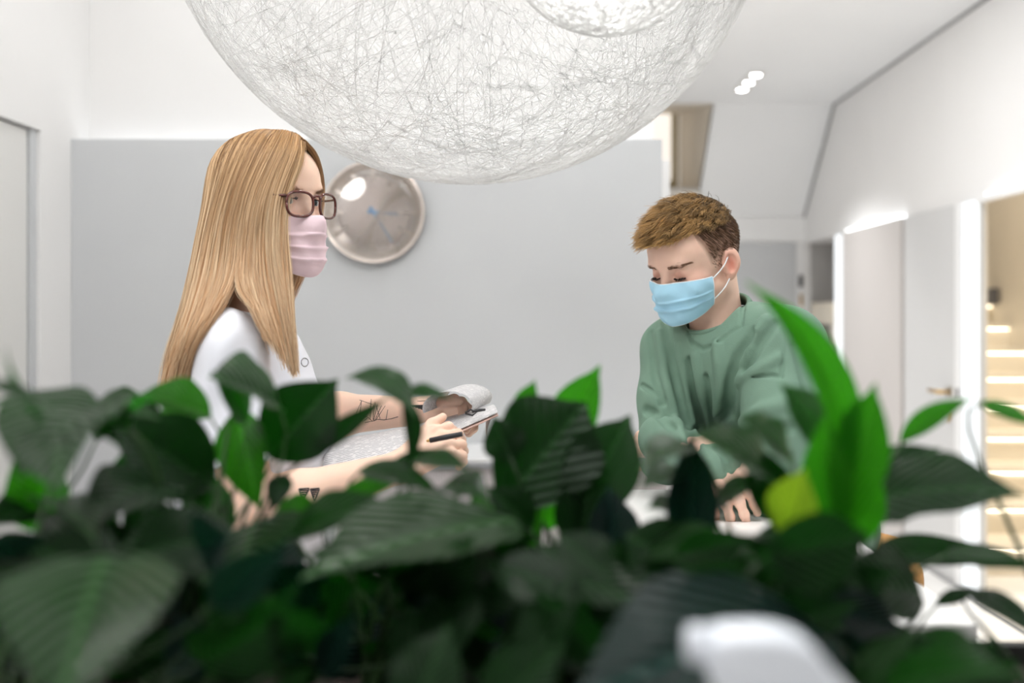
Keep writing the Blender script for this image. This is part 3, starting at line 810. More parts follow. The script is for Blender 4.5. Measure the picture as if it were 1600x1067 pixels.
# ------------------------------------------------------------------ the woman
HW = Head((-.466, 1.735, 1.638), math.radians(-29), 0, math.radians(2), 1.0)
woman = empty('person', (-.50, 1.75, 0))
tag(woman, 'long haired blonde woman in white coat, glasses and pink mask holding a booklet', 'person')
fT = Vector((.98, -.2, 0)); rT = Vector((-.2, -.98, 0))     # torso front and right (towards the camera)
Nw = Vector((-.492, 1.745, 1.42))
SRw = Vector((-.490, 1.588, 1.392)); SLw = Vector((-.535, 1.885, 1.365))
ERw = W(388, 800, 1.56); WRw = W(632, 728, 1.62)
ELw = W(472, 650, 1.99); WLw = W(668, 641, 1.90)
handR = hand_cones(WRw, W(725, 672, 1.66) - WRw, Vector((-.2, -.8, .55)), [(.5, .7, .5), (.6, .8, .5), (.7, .8, .6), (.8, .8, .6)], -1, .92, (.5, .1))
handL = hand_cones(WLw, W(735, 632, 1.86) - WLw, Vector((-.1, .55, .8)), [(.7, .8, .6), (.7, .8, .6), (.75, .8, .6), (.8, .8, .6)], 1, .92, (.5, .2))
def woman_skin(p):
    d = boxed(p, HW.C - .17, HW.C + .17, lambda q: head_sdf(HW.loc(q), False, False) * HW.k)
    d = smin(d, s_cone(p, HW.w((-.022, 0, -.05)), Nw, .048, .052), .025)
    d = smin(d, s_cone(p, Nw - Vector((0, 0, .03)), Nw - Vector((0, 0, .16)), .07, .07), .04)
    for S, E, Wr, hd_ in ((SRw, ERw, WRw, handR), (SLw, ELw, WLw, handL)):
        d = smin(d, s_cone(p, Nw - Vector((0, 0, .05)), S, .045, .045), .03)
        a = s_cone(p, S, E, .046, .040)
        mid = E.lerp(Wr, .3)
        a = smin(a, s_cone(p, E, mid, .039, .041), .02); a = smin(a, s_cone(p, mid, Wr, .041, .025), .02)
        hs = s_cone(p, Wr, Wr.lerp(hd_[0][1], .3), .024, .022)
        def hf(q):
            o_ = s_cone(q, hd_[0][0], hd_[0][1], hd_[0][2], hd_[0][3])
            for (c0, c1, r0, r1) in hd_[1:]: o_ = smin(o_, s_cone(q, c0, c1, r0, r1), .006)
            return o_
        hs = smin(hs, boxed(p, *cones_box(hd_), hf), .006)
        d = smin(d, smin(a, hs, .015), .02)
    return d
def woman_col(V):
    q = HW.loc(V); n = len(V)
    C = np.tile(L3(240, 204, 182), (n, 1))
    ck_ = np.exp(-(((q - A3((.075, -.045, -.035))) / .03)**2).sum(1)) + np.exp(-(((q - A3((.075, .045, -.035))) / .03)**2).sum(1))
    C = mixc(C, L3(228, 165, 145), np.clip(ck_ * .5, 0, 1))
    for sg in (-1, 1):
        e = np.exp(-(((q - A3((.086, sg * .032, 0))) / np.array((.02, .016, .0095)))**2).sum(1))
        C = mixc(C, L3(196, 140, 118), np.clip(e * .7, 0, 1))
    return C
sdf_obj('body', woman_skin, (-.66, 1.44, 1.02), (-.02, 2.10, 1.78), .0024, M['skin'], woman, woman_col)['label'] = 'fair skin of face, neck, arms and hands'

# white coat
cs_top, cs_bot = SRw, SRw.lerp(ERw, .62)
def torso_ell(p, x, y, z, rx, ry, rz):
    c = Vector((-.505, 1.75, 0)) + fT * x + rT * y; q = p - A3((c.x, c.y, z))
    a = q[:, 0] * fT.x + q[:, 1] * fT.y; b = q[:, 0] * rT.x + q[:, 1] * rT.y
    return s_ell(np.stack([a, b, q[:, 2]], -1), (0, 0, 0), (rx, ry, rz))
def woman_coat(p):
    d = torso_ell(p, -.005, 0, 1.27, .122, .168, .19)
    d = smin(d, torso_ell(p, .060, .0, 1.235, .080, .125, .085), .05)
    d = smin(d, torso_ell(p, .0, 0, 1.06, .122, .150, .22), .06)
    d = smin(d, torso_ell(p, -.01, 0, .82, .140, .185, .26), .08)
    d = smax(d, .62 - p[:, 2], .01)
    for S, E in ((SRw, ERw), (SLw, ELw)):
        d = smin(d, s_cone(p, Nw - Vector((0, 0, .035)), S, .052, .058), .03)
        e = S.lerp(E, .70)
        dirn = A3((E - S).normalized())
        a = s_cone(p, S, S.lerp(E, 1.2), .060, .066)
        a = np.maximum(a, ((p - A3(e)) @ dirn))              # straight hem
        a = np.maximum(a, -(s_cone(p, S.lerp(E, .45), S.lerp(E, 1.3), .050, .057)))   # open sleeve end
        d = smin(d, a, .022)
    # folds of the cotton
    x = p[:, 0]; y = p[:, 1]; z = p[:, 2]
    d = d + .0045 * np.sin(x * 60 + y * 34 + 3.0 * np.sin(z * 11)) * np.clip((1.45 - z) * 6, 0, 1) + .0016 * np.sin(x * 90 - z * 45 + y * 60)
    # neckline
    nd = s_cone(p, Nw + Vector((.02, 0, -.02)), Nw + Vector((-.005, 0, .2)), .058, .062)
    d = smax(d, -nd, .008)
    col = np.abs(s_cone(p, Nw + Vector((.01, 0, -.03)), Nw + Vector((-.01, 0, .035)), .062, .063)) - .003
    col = np.maximum(col, p[:, 2] - (Nw.z + .03) - .25 * (Nw.x - p[:, 0]) * 1.0)
    d = smin(d, col, .008)
    return d
ct = sdf_obj('white_coat', woman_coat, (-.72, 1.48, .58), (-.25, 2.06, 1.50), .0042, M['coat'], woman)
ct['label'] = 'white short-sleeved medical coat'
# snap button on the far front edge
bp_ = Vector(march(woman_coat, 476, 566)); vd = (Vector((0, 0, CAMZ)) - bp_).normalized()
ring = []
for k in range(21):
    a = 2 * math.pi * k / 20
    ring.append(Vector(march(woman_coat, 476 + 5.5 * math.cos(a), 566 + 6.5 * math.sin(a))) + vd * .0012)
M['snap'] = mat('snap_button_metal', lin(150, 150, 155), .35, metal=.7, noise=(30, .05))
tube('snap_button', ring, .0011, M['snap'], woman, 6)
# trousers and shoes
def legs_sdf(hip, feet, r0, r1, topz):
    def f(p):
        d = s_ell(p, (hip[0], hip[1], hip[2]), (r0 * 1.15, r0 * 1.15, .16))
        for (x, y) in feet:
            kn = (hip[0] * .4 + x * .6, hip[1] * .4 + y * .6, .48)
            d = smin(d, s_cone(p, (hip[0] * .6 + x * .4, hip[1] * .6 + y * .4, hip[2] - .05), kn, r0 * .68, r1 * 1.15), .04)
            d = smin(d, s_cone(p, kn, (x, y, .09), r1 * 1.15, r1), .03)
        return np.maximum(np.maximum(d, p[:, 2] - topz), .05 - p[:, 2]) + .003 * np.sin(p[:, 2] * 40 + p[:, 0] * 30)
    return f
def shoe(parent, x, y, ang, m_):
    d = Vector((math.cos(ang), math.sin(ang), 0)); a = Vector((x, y, 0))
    f = lambda p: np.maximum(smin(smin(s_cone(p, a - d * .06 + Vector((0, 0, .035)), a + d * .12 + Vector((0, 0, .028)), .040, .036), s_cone(p, a + Vector((0, 0, .05)), a + Vector((0, 0, .11)), .042, .040), .03), s_cone(p, a - d * .07 + Vector((0, 0, .02)), a + d * .14 + Vector((0, 0, .02)), .04, .038), .01), .001 - p[:, 2])
    sdf_obj('shoe', f, (x - .25, y - .25, -.02), (x + .25, y + .25, .17), .008, m_, parent)
sdf_obj('trousers', legs_sdf((-.515, 1.75, .84), ((-.50, 1.66), (-.52, 1.85)), .135, .075, .88), (-.75, 1.45, .03), (-.28, 2.1, .93), .010, M['trouser_white'], woman)
shoe(woman, -.50, 1.66, -.2, M['shoe']); shoe(woman, -.52, 1.85, -.1, M['shoe'])

# eyes, brows, lashes
def eyes(H, parent, gaze, iris):
    for sg in (-1, 1):
        n1, n2 = 20, 24; V = []; F = []
        g = Vector(gaze).normalized(); a = g.orthogonal().normalized(); b = g.cross(a)
        for i in range(n1 + 1):
            th = math.pi * i / n1
            for j in range(n2):
                ph = 2 * math.pi * j / n2
                V.append(Vector((.0718, sg * .032, 0)) + (g * math.cos(th) + (a * math.cos(ph) + b * math.sin(ph)) * math.sin(th)) * .0128)
        for i in range(n1):
            for j in range(n2):
                F.append((i * n2 + j, i * n2 + (j + 1) % n2, (i + 1) * n2 + (j + 1) % n2, (i + 1) * n2 + j))
        th = np.repeat(np.arange(n1 + 1) * math.pi / n1, n2)
        C = np.where((th < .20)[:, None], L3(15, 12, 12), np.where((th < .50)[:, None], iris, L3(232, 228, 226)))
        me = mesh_np('eye', [H.w(v) for v in V], F); set_col(me, C)
        o = link('eye', me, M['eye']); unmove(o, parent)
eyes(HW, woman, (1, -.25, -.05), L3(96, 112, 120))
def hairlets(name, H, parent, roots, dirs, ln, rad, col, m_):
    P = np.stack([H.wn(roots + dirs * (ln[:, None] * t)) for t in (0, .5, 1)], 1)
    C = np.tile(col, (len(roots), 3, 1)) * np.random.uniform(.8, 1.2, (len(roots), 1, 1))
    return strands(name, P, rad, C.astype(np.float32), m_, parent)
def snap_head(q, male, closed, off=.0006):
    q = q.astype(np.float32).copy()
    for _ in range(12):
        d = head_sdf(q, male, closed)
        g = np.stack([head_sdf(q + A3(np.eye(3)[i] * .0008), male, closed) - d for i in range(3)], -1); g /= np.linalg.norm(g, axis=1)[:, None] + 1e-9
        q = q - g * (d - off)[:, None] * .8
    return q, g
def brow(H, parent, male, closed, col, n=260, arch=.006, z0=.017, thick=.0030):
    for sg in (-1, 1):
        t = np.random.uniform(0, 1, n); y = sg * (.014 + .040 * t); z = z0 + arch * np.sin(np.clip(t * 1.25, 0, 1) * math.pi * .8) + np.random.normal(0, thick * .5, n) * (1 - .6 * t)
        q, g = snap_head(np.stack([.092 - .020 * t, y, z], -1), male, closed, .0004)
        dr = np.stack([-.25 * np.ones(n), sg * np.ones(n), .35 * (1 - t) - .15], -1); dr -= g * (dr * g).sum(1)[:, None]; dr /= np.linalg.norm(dr, axis=1)[:, None]
        hairlets('eyebrow', H, parent, q, dr + g * .15, np.random.uniform(.005, .008, n), np.full(n, .00026), col, M['brow_dark'])
def lashes(H, parent, male, closed, zc, col, n=90, up=.3):
    for sg in (-1, 1):
        t = np.random.uniform(-1, 1, n); q, g = snap_head(np.stack([.090 - .006 * t * t, sg * .032 + .0135 * t, zc - .0028 * (t * t if not closed else -t * t * .6)], -1), male, closed, .0003)
        dr = g + np.stack([0 * t, .3 * t, np.full(n, up)], -1); dr /= np.linalg.norm(dr, axis=1)[:, None]
        hairlets('eyelashes', H, parent, q, dr, np.random.uniform(.005, .008, n), np.full(n, .0004), col, M['brow_dark'])
brow(HW, woman, False, False, L3(140, 100, 68), 200, .006, .018, .0024)
lashes(HW, woman, False, False, .0048, L3(50, 38, 32), 80, .5)

# long hair: guide curves from the parting round the near side to the far side
def g_(root, rest): return [HW.w(root)] + rest
GW = [
 g_((.088, -.004, .099), [W(474, 254, 1.66), W(452, 306, 1.645), W(448, 370, 1.635), W(453, 430, 1.625), W(457, 500, 1.605), W(463, 585, 1.595)]),
 g_((.072, -.003, .114), [W(455, 240, 1.655), W(430, 306, 1.632), W(425, 375, 1.625), W(433, 435, 1.615), W(446, 505, 1.595), W(460, 590, 1.585)]),
 g_((.050, -.003, .122), [W(432, 236, 1.655), W(398, 310, 1.622), W(390, 385, 1.618), W(388, 440, 1.590), W(398, 480, 1.55), W(420, 535, 1.535)]),
 g_((.015, -.002, .126), [W(400, 236, 1.665), W(368, 310, 1.630), W(356, 390, 1.620), W(350, 445, 1.590), W(324, 500, 1.530), W(296, 555, 1.535), W(288, 615, 1.56)]),
 g_((-.025, -.001, .124), [W(375, 234, 1.685), W(340, 310, 1.655), W(325, 390, 1.645), W(312, 455, 1.600), W(292, 520, 1.540), W(276, 570, 1.545), W(268, 622, 1.57)]),
 g_((-.06, 0, .110), [W(352, 250, 1.72), W(320, 330, 1.70), W(303, 415, 1.70), W(285, 490, 1.71), W(264, 555, 1.72), W(252, 622, 1.72)]),
 g_((-.075, .01, .098), [W(345, 262, 1.76), W(316, 340, 1.78), W(300, 430, 1.79), W(284, 510, 1.80), W(270, 570, 1.80), W(262, 622, 1.80)]),
 g_((-.07, .02, .102), [HW.w((-.108, .055, .05)), HW.w((-.112, .06, -.04)), HW.w((-.13, .06, -.13)), HW.w((-.15, .06, -.22)), HW.w((-.16, .06, -.30))]),
 g_((.0, .003, .126), [HW.w((-.01, .075, .075)), HW.w((-.02, .090, .0)), HW.w((-.03, .092, -.1)), HW.w((-.06, .09, -.19)), HW.w((-.08, .09, -.28))]),
 g_((.06, .004, .119), [HW.w((.055, .058, .09)), HW.w((.040, .080, .02)), HW.w((.0, .086, -.07)), HW.w((-.05, .085, -.15)), HW.w((-.10, .08, -.24))]),
 g_((.086, .006, .101), [HW.w((.086, .036, .078)), HW.w((.0715, .0655, .025)), HW.w((.045, .078, -.045)), HW.w((.0, .084, -.12)), HW.w((-.06, .084, -.22))]),
]
K = 26
Gc = np.stack([cat_np(np.array([[tuple(v) for v in g]], np.float32), K)[0] for g in GW])      # (G,K,3)
nS = 11000
s = np.random.uniform(0, len(GW) - 1.0001, nS)
sk = s.astype(int)
# the fringe of the near side is split over the shoulder: keep strands away from the gap between guides 2 and 3 low down
fr = (s - sk)[:, None, None]
tt = np.linspace(0, 1, K)
snapf = np.where(fr > .5, 1 - .0 * fr, 0 * fr)
gap = ((sk == 2)[:, None, None]) * np.clip((tt - .60) / .22, 0, 1)[None, :, None]
fr2 = fr * (1 - gap) + snapf * gap
P = Gc[sk] * (1 - fr2) + Gc[sk + 1] * fr2
# layering, clumps and stray movement
ctr = np.array(HW.w((0, 0, .02)), np.float32)
out = P - np.stack([np.full((nS, K), ctr[0]), np.full((nS, K), ctr[1]), np.minimum(P[..., 2], ctr[2] + .06)], -1)
out[..., 2] *= (P[..., 2] > ctr[2]); out /= np.linalg.norm(out, axis=2)[..., None] + 1e-6
lay = np.random.uniform(-.011, .005, (nS, 1, 1)) * (tt[None, :, None] * .7 + .3)
P = P + out * lay
cl_id = (s * 22).astype(int); nC = cl_id.max() + 1
cph = np.random.uniform(0, 6.28, (nC, 3)); cam_ = np.random.uniform(.3, 1, (nC, 3))
wv = np.sin(tt[None, :, None] * 7 + cph[cl_id][:, None, :]) * cam_[cl_id][:, None, :] * .0035 * tt[None, :, None]
P = P + wv + np.random.normal(0, 1, (nS, 1, 3)) * .003 * tt[None, :, None] + np.random.normal(0, .0012, (nS, 1, 3))
cut = 1 - .22 * np.random.beta(1, 2.2, nS)
f_ = cut[:, None] * np.linspace(0, K - 1, K)[None]; i0 = np.minimum(f_.astype(int), K - 2); fw = (f_ - i0)[..., None]
ar = np.arange(nS)[:, None]; P = P[ar, i0] * (1 - fw) + P[ar, i0 + 1] * fw
P = np.stack([cat_np(P, K)[:, :, i] for i in range(3)], -1)
qh = HW.loc(P.reshape(-1, 3).astype(np.float32)) - A3((-.010, 0, .036)); sc_ = A3((.1065, .0835, .0915)); rr_ = np.linalg.norm(qh / sc_, axis=1)[:, None]
lim = np.repeat(1.0 + (lay[:, 0, 0] + .011) * 3.2, K)[:, None]
qn = np.where((rr_ < lim) & (qh[:, 2:3] > -.03), qh * lim / np.maximum(rr_, 1e-3), qh)
P = HW.wn(qn + A3((-.010, 0, .036))).reshape(P.shape)
for _ in range(4): P[:, 1:-1] = .25 * P[:, :-2] + .5 * P[:, 1:-1] + .25 * P[:, 2:]
base = np.random.beta(1.4, 1.4, nS)[:, None] * .5 + (np.random.uniform(0, 1, nC)[cl_id] * .5)[:, None]
root_c = mixc(L3(90, 60, 32), L3(222, 174, 116), base); tip_c = mixc(L3(206, 152, 100), L3(255, 236, 202), base)
ft = np.clip((tt[None] - .06 + .2 * (base - .5)) / .5, 0, 1)
C = root_c[:, None] * (1 - ft[..., None]) + tip_c[:, None] * ft[..., None] if root_c.ndim == 2 else (root_c * (1 - ft[..., None]) + tip_c * ft[..., None])
strands('hair', P, np.random.uniform(.0003, .00075, nS), C, M['hair_long'], woman, .4)['label'] = 'long straight blonde hair with darker roots'
# scalp cover under the strands
def cap_w(p):
    q = HW.loc(p)
    d = s_ell(q, (-.010, 0, .036), (.101, .079, .087))
    cutp = q[:, 0] * .80 - (q[:, 2] - .045) * .60 - .052          # leaves forehead and face free
    return smax(d, cutp, .01)
sdf_obj('scalp_hair', cap_w, (-.62, 1.58, 1.5), (-.30, 1.90, 1.80), .005, M['hair_long'], woman, lambda V: np.tile(L3(120, 88, 56), (len(V), 1)))

# mask and glasses
mk, Pg = make_mask(HW, woman, M['pink_mask'], M['pink_trim'], [(.30, .004), (.52, .004), (.72, .0035)], 58, -.021, -.128, 'pale pink pleated face mask')
M['tortoise'] = mat('tortoiseshell', lin(86, 34, 26), .2, coat=.3, noise=(90, .5))
gw = empty('glasses', HW.w((.09, 0, 0))); unmove(gw, woman)
gw.matrix_parent_inverse = Matrix.Identity(4); gw.location = HW.w((.09, 0, 0)) - Vector(woman.location)
gwl = HW.w((.09, 0, 0))
class _P: pass
def gl_tube(name, pts, r, m_=None, sides=8):
    V, F = tube_vf([H_ - gwl for H_ in [HW.w(p) for p in pts]], r, sides, True); o = link(name, mesh_np(name, V, F), m_ or M['tortoise'], gw); return o
for sg in (-1, 1):
    loop = []
    for k in range(37):
        a = 2 * math.pi * k / 36
        ca, sa = math.cos(a), math.sin(a)
        rx_ = .0262; rz = .0195 if sa > 0 else .0215
        yy = .0345 + rx_ * (abs(ca)**.72) * (1 if ca > 0 else -1); zz = -.006 + rz * (abs(sa)**.72) * (1 if sa > 0 else -1)
        loop.append((.1125 - .20 * (yy - .008) - .04 * zz * -1, sg * yy, zz))
    gl_tube('rim', loop, .0024)
    V = [HW.w(p) - gwl for p in loop[:-1]]; o = link('lens', mesh_np('lens', V, [tuple(range(len(V)))], False), M['glass'], gw)
    gl_tube('temple', [(.101, sg * .060, .006), (.085, sg * .072, .007), (.04, sg * .077, .006), (-.005, sg * .079, .003), (-.02, sg * .079, -.02)], [.0026, .0022, .002, .002, .002])
gl_tube('bridge', [(.1120, -.010, .004), (.115, -.004, .0075), (.115, .004, .0075), (.1120, .010, .004)], .0021)
gw['label'] = 'tortoiseshell framed glasses'

# tattoos, drawn on the skin surface
def ink(lines, f, name, parent, r=.0007, y0=.9, y1=2.6):
    for ln_ in lines:
        pts = []
        for a, b in zip(ln_[:-1], ln_[1:]):
            n = max(2, int(math.hypot(a[0] - b[0], a[1] - b[1]) / 5))
            for k in range(n): pts.append((a[0] + (b[0] - a[0]) * k / n, a[1] + (b[1] - a[1]) * k / n))
        pts.append(ln_[-1])
        Q = [Vector(march(f, x, y, y0, y1)) for x, y in pts]
        tube(name, Q, r, M['ink'], parent, 5)
far = lambda p: woman_skin(p)
ink([[(565, 626), (561, 660)], [(562, 625), (582, 632)], [(565, 626), (552, 658)], [(552, 657), (556, 657)], [(580, 624), (578, 655)], [(585, 630), (583, 656)], [(590, 632), (584, 656)], [(596, 634), (586, 656)], [(602, 634), (588, 655)], [(586, 628), (594, 654)],
     [(569, 657), (575, 652), (582, 658), (590, 655), (600, 656), (612, 654), (622, 651)], [(570, 660), (586, 657)], [(568, 652), (574, 650)], [(603, 656), (606, 640)], [(652, 627), (666, 626)], [(666, 626), (668, 640)]], far, 'tattoo', woman, .0007, 1.75, 2.1)
near_ = lambda p: woman_skin(p)
for (x0, x1) in ((467, 483), (485, 499)):
    ys = 764
    ink([[(x0, ys), (x1, ys - 1)], [(x0 + 2, ys + 2), (x1 - 2, ys + 2)], [(x0 + 3, ys + 5), (x1 - 4, ys + 5)], [(x0 + 4, ys + 8), (x1 - 6, ys + 8)], [(x0 + 5, ys + 11), (x1 - 8, ys + 11)], [(x0, ys), (x0 + 6, ys + 18), (x1, ys)]], near_, 'tattoo', woman, .0013, 1.4, 1.75)
# dark filled wedge near the wrist of the far arm
ink([[(640 + k * 4.5, 634 + k * 1.2), (669, 633 + k * 1.9)] for k in range(5)], far, 'tattoo', woman, .0013, 1.75, 2.1)

# ------------------------------------------------------------------ booklet and pen
def page_mat(name, scale, amt):
    m = bpy.data.materials.new(name); m.use_nodes = True; nt = m.node_tree; N = nt.nodes; L = nt.links
    b = N['Principled BSDF']; b.inputs['Roughness'].default_value = .55
    uv = N.new('ShaderNodeUVMap'); sp_ = N.new('ShaderNodeSeparateXYZ'); L.new(uv.outputs[0], sp_.inputs[0])
    ml = N.new('ShaderNodeMath'); ml.operation = 'MULTIPLY'; ml.inputs[1].default_value = scale; L.new(sp_.outputs[1], ml.inputs[0])
    fr_ = N.new('ShaderNodeMath'); fr_.operation = 'FRACT'; L.new(ml.outputs[0], fr_.inputs[0])
    lt = N.new('ShaderNodeMath'); lt.operation = 'LESS_THAN'; lt.inputs[1].default_value = .42; L.new(fr_.outputs[0], lt.inputs[0])
    nz = N.new('ShaderNodeTexNoise'); nz.inputs['Scale'].default_value = 1; mp = N.new('ShaderNodeMapping'); mp.inputs['Scale'].default_value = (26, scale, 1)
    L.new(uv.outputs[0], mp.inputs[0]); L.new(mp.outputs[0], nz.inputs['Vector'])
    g = N.new('ShaderNodeMath'); g.operation = 'GREATER_THAN'; g.inputs[1].default_value = .44; L.new(nz.outputs['Fac'], g.inputs[0])
    mg = N.new('ShaderNodeMath'); mg.operation = 'MULTIPLY'; L.new(lt.outputs[0], mg.inputs[0]); L.new(g.outputs[0], mg.inputs[1])
    mm = N.new('ShaderNodeMath'); mm.operation = 'MULTIPLY'; mm.inputs[1].default_value = amt; L.new(mg.outputs[0], mm.inputs[0])
    mx = N.new('ShaderNodeMixRGB'); mx.inputs[1].default_value = lin(242, 240, 240); mx.inputs[2].default_value = lin(120, 122, 130); L.new(mm.outputs[0], mx.inputs[0])
    L.new(mx.outputs[0], b.inputs['Base Color'])
    t = N.new('ShaderNodeBsdfTranslucent'); t.inputs[0].default_value = (.8, .8, .8, 1); ms = N.new('ShaderNodeMixShader'); ms.inputs[0].default_value = .25
    L.new(b.outputs[0], ms.inputs[1]); L.new(t.outputs[0], ms.inputs[2]); L.new(ms.outputs[0], N['Material Output'].inputs[0])
    return m
M['page'] = page_mat('printed_page', 26, .7)
M['page_edge'] = mat('booklet_cover', lin(226, 190, 178), .6, noise=(12, .03))
bk = empty('booklet', W(640, 690, 1.75)); tag(bk, 'open printed booklet with curled pages in the woman\'s hands', 'booklet')
def sheet(name, fn, nu, nv, m_, thick):
    V = []; F = []; UVs = []
    for i in range(nu + 1):
        for j in range(nv + 1):
            V.append(fn(i / nu, j / nv)); UVs.append((i / nu, j / nv))
    for i in range(nu):
        for j in range(nv):
            a = i * (nv + 1) + j; F.append((a, a + nv + 1, a + nv + 2, a + 1))
    me = mesh_np(name, V, F); ul = me.uv_layers.new(name='UVMap')
    for lp in me.loops: ul.data[lp.index].uv = UVs[lp.vertex_index]
    o = link(name, me, m_); unmove(o, bk)
    s_ = o.modifiers.new('thick', 'SOLIDIFY'); s_.thickness = thick; s_.offset = -1
    return o
nl_, nr_, fl_, fr__ = W(506, 748, 1.64), W(778, 644, 1.70), W(506, 690, 1.88), W(770, 632, 1.84)
def flat(u, v, dz=0.0):
    p = nl_.lerp(nr_, u).lerp(fl_.lerp(fr__, u), v)
    return p + Vector((0, 0, .010 * math.sin(v * math.pi) * (1 - u * .6) - .006 * math.sin(u * math.pi) + dz))
sheet('page', lambda u, v: flat(u, v, .0), 24, 20, M['page'], .0006)
sheet('cover', lambda u, v: flat(u, v, -.004), 24, 20, M['page_edge'], .0025)
# the turned page that curls over the far hand, and the pages that hang down at the end
def curl(u, v):
    a = -2.2 + 4.6 * u
    c = W(712, 634, 1.80).lerp(W(700, 622, 1.90), v)
    ax_r = .052 + .006 * v
    return c + Vector((math.sin(a) * ax_r * 1.05, 0, -math.cos(a) * ax_r * -.62)) * 1.0
def curl2(u, v):
    # starts at the right edge, sweeps up and back to the left, ends pointing down-left
    ang = math.radians(-25 + 225 * u)
    c = W(704, 636, 1.74).lerp(W(738, 622, 1.92), v)
    r = .036 + .014 * u
    return c + Vector((math.cos(ang) * r, 0, math.sin(ang) * r * .62))
sheet('turned_page', curl2, 26, 10, M['page'], .0004)
sheet('hanging_page', lambda u, v: W(771, 646, 1.72).lerp(W(768, 636, 1.85), v) + Vector((-.006 * math.sin(u * 3) - .008 * u, 0, -.056 * u)), 10, 8, M['page'], .0004)
pen = empty('pen', W(700, 685, 1.60)); tag(pen, 'black pen held against the booklet', 'pen')
pa, pb = W(672, 688, 1.615), W(722, 678, 1.605)
tube('barrel', [pa, pa.lerp(pb, .5), pb], [.0042, .0045, .004], M['dark'], pen, 12)
tube('tip', [pa, pa + (pa - pb).normalized() * .006], [.003, .0015], M['brass'], pen, 10)
M['pen_clip'] = M['dark']
# eyeglass-like black binder clip at the booklet end
bc = empty('binder_clip', W(735, 648, 1.70)); tag(bc, 'small black clip lying on the booklet end', 'clip')
k0 = W(727, 645, 1.69); k1 = W(758, 640, 1.70)
tube('wire', [k0, W(735, 640, 1.69), W(745, 644, 1.69), W(738, 649, 1.69), W(727, 646, 1.69)], .0016, M['dark'], bc, 8)
tube('jaw', [W(738, 643, 1.69), W(748, 641, 1.695), k1], [.0022, .0028, .002], M['dark'], bc, 8)

# ------------------------------------------------------------------ the boy
HB = Head((.316, 1.945, 1.548), math.radians(180 + 37), math.radians(19), math.radians(-2), .97, .84)
boy = empty('person', (.6, 2.1, 0))
tag(boy, 'short haired young man in green sweatshirt and blue mask leaning on the counter', 'person')
Nb = Vector((.366, 1.965, 1.425))
SRb = Vector((.292, 2.055, 1.375)); SLb = Vector((.462, 1.835, 1.385))
ERb = W(1040, 712, 1.94); WRb = W(1104, 706, 1.74)
ELb = W(1235, 775, 1.74); WLb = W(1048, 694, 1.86)
handRb = hand_cones(WRb, W(1136, 765, 1.67) - WRb, Vector((-.1, -.9, .35)), [(.35, .5, .4), (.4, .5, .4), (.45, .5, .4), (.5, .6, .4)], -1, .95, (.5, .2))
handLb = hand_cones(WLb, W(1008, 690, 1.91) - WLb, Vector((-.3, -.6, .6)), [(.6, .8, .5)] * 4, 1, .95, (.6, .2))
def boy_skin(p):
    d = boxed(p, HB.C - .17, HB.C + .17, lambda q: head_sdf(HB.loc(q), True, True) * HB.k)
    d = smin(d, s_cone(p, HB.w((-.030, 0, -.045)), Nb + Vector((-.004, 0, -.02)), .052, .053), .03)
    d = smin(d, s_cone(p, Nb - Vector((-.01, 0, .06)), Nb + Vector((.04, .03, -.14)), .06, .07), .03)
    for S, E, Wr, hd_ in ((SRb, ERb, WRb, handRb), (SLb, ELb, WLb, handLb)):
        d = smin(d, s_cone(p, Nb - Vector((-.01, -.01, .075)), S, .040, .042), .03)
        a = smin(s_cone(p, S, E, .042, .038), s_cone(p, E, Wr, .038, .026), .02)
        hs = s_cone(p, Wr, Wr.lerp(hd_[0][1], .3), .025, .023)
        def hf(q):
            o_ = s_cone(q, hd_[0][0], hd_[0][1], hd_[0][2], hd_[0][3])
            for (c0, c1, r0, r1) in hd_[1:]: o_ = smin(o_, s_cone(q, c0, c1, r0, r1), .006)
            return o_
        hs = smin(hs, boxed(p, *cones_box(hd_), hf), .006)
        d = smin(d, smin(a, hs, .015), .02)
    return d
def boy_col(V):
    q = HB.loc(V); n = len(V)
    C = np.tile(L3(236, 198, 178), (n, 1))
    for sg in (-1, 1):
        e = np.exp(-(((q - A3((.060, sg * .045, -.022))) / .028)**2).sum(1)); C = mixc(C, L3(214, 148, 130), np.clip(e * .5, 0, 1))
        e = np.exp(-(((q - A3((-.010, sg * .083, -.008))) / np.array((.02, .012, .03)))**2).sum(1)); C = mixc(C, L3(216, 130, 112), np.clip(e * .8, 0, 1))
        e = np.exp(-(((q - A3((.088, sg * .032, -.002))) / np.array((.02, .017, .008)))**2).sum(1)); C = mixc(C, L3(190, 130, 112), np.clip(e * .7, 0, 1))
    # shaved sides and nape
    hl = (q[:, 2] - .000) / .022 - np.clip((q[:, 0] - .030) / .010, 0, 40)
    hl = np.clip(hl, 0, 1) * (q[:, 0] < .052) + np.clip((-.028 - q[:, 0]) / .02, 0, 1) * np.clip((q[:, 2] + .055) / .03, 0, 1)
    ear = (np.abs(q[:, 1]) > .079) & (q[:, 2] < .022) & (q[:, 0] > -.035)
    C = mixc(C, L3(120, 88, 68), np.clip(hl, 0, 1) * .78 * (~ear))
    return C
sdf_obj('body', boy_skin, (.12, 1.58, 1.04), (.58, 2.16, 1.68), .0023, M['skin'], boy, boy_col)['label'] = 'fair skin of face, neck and hands'
brow(HB, boy, True, True, L3(140, 104, 80), 230, .005, .018, .0036)
lashes(HB, boy, True, True, -.0092, L3(38, 28, 24), 130, -.35)

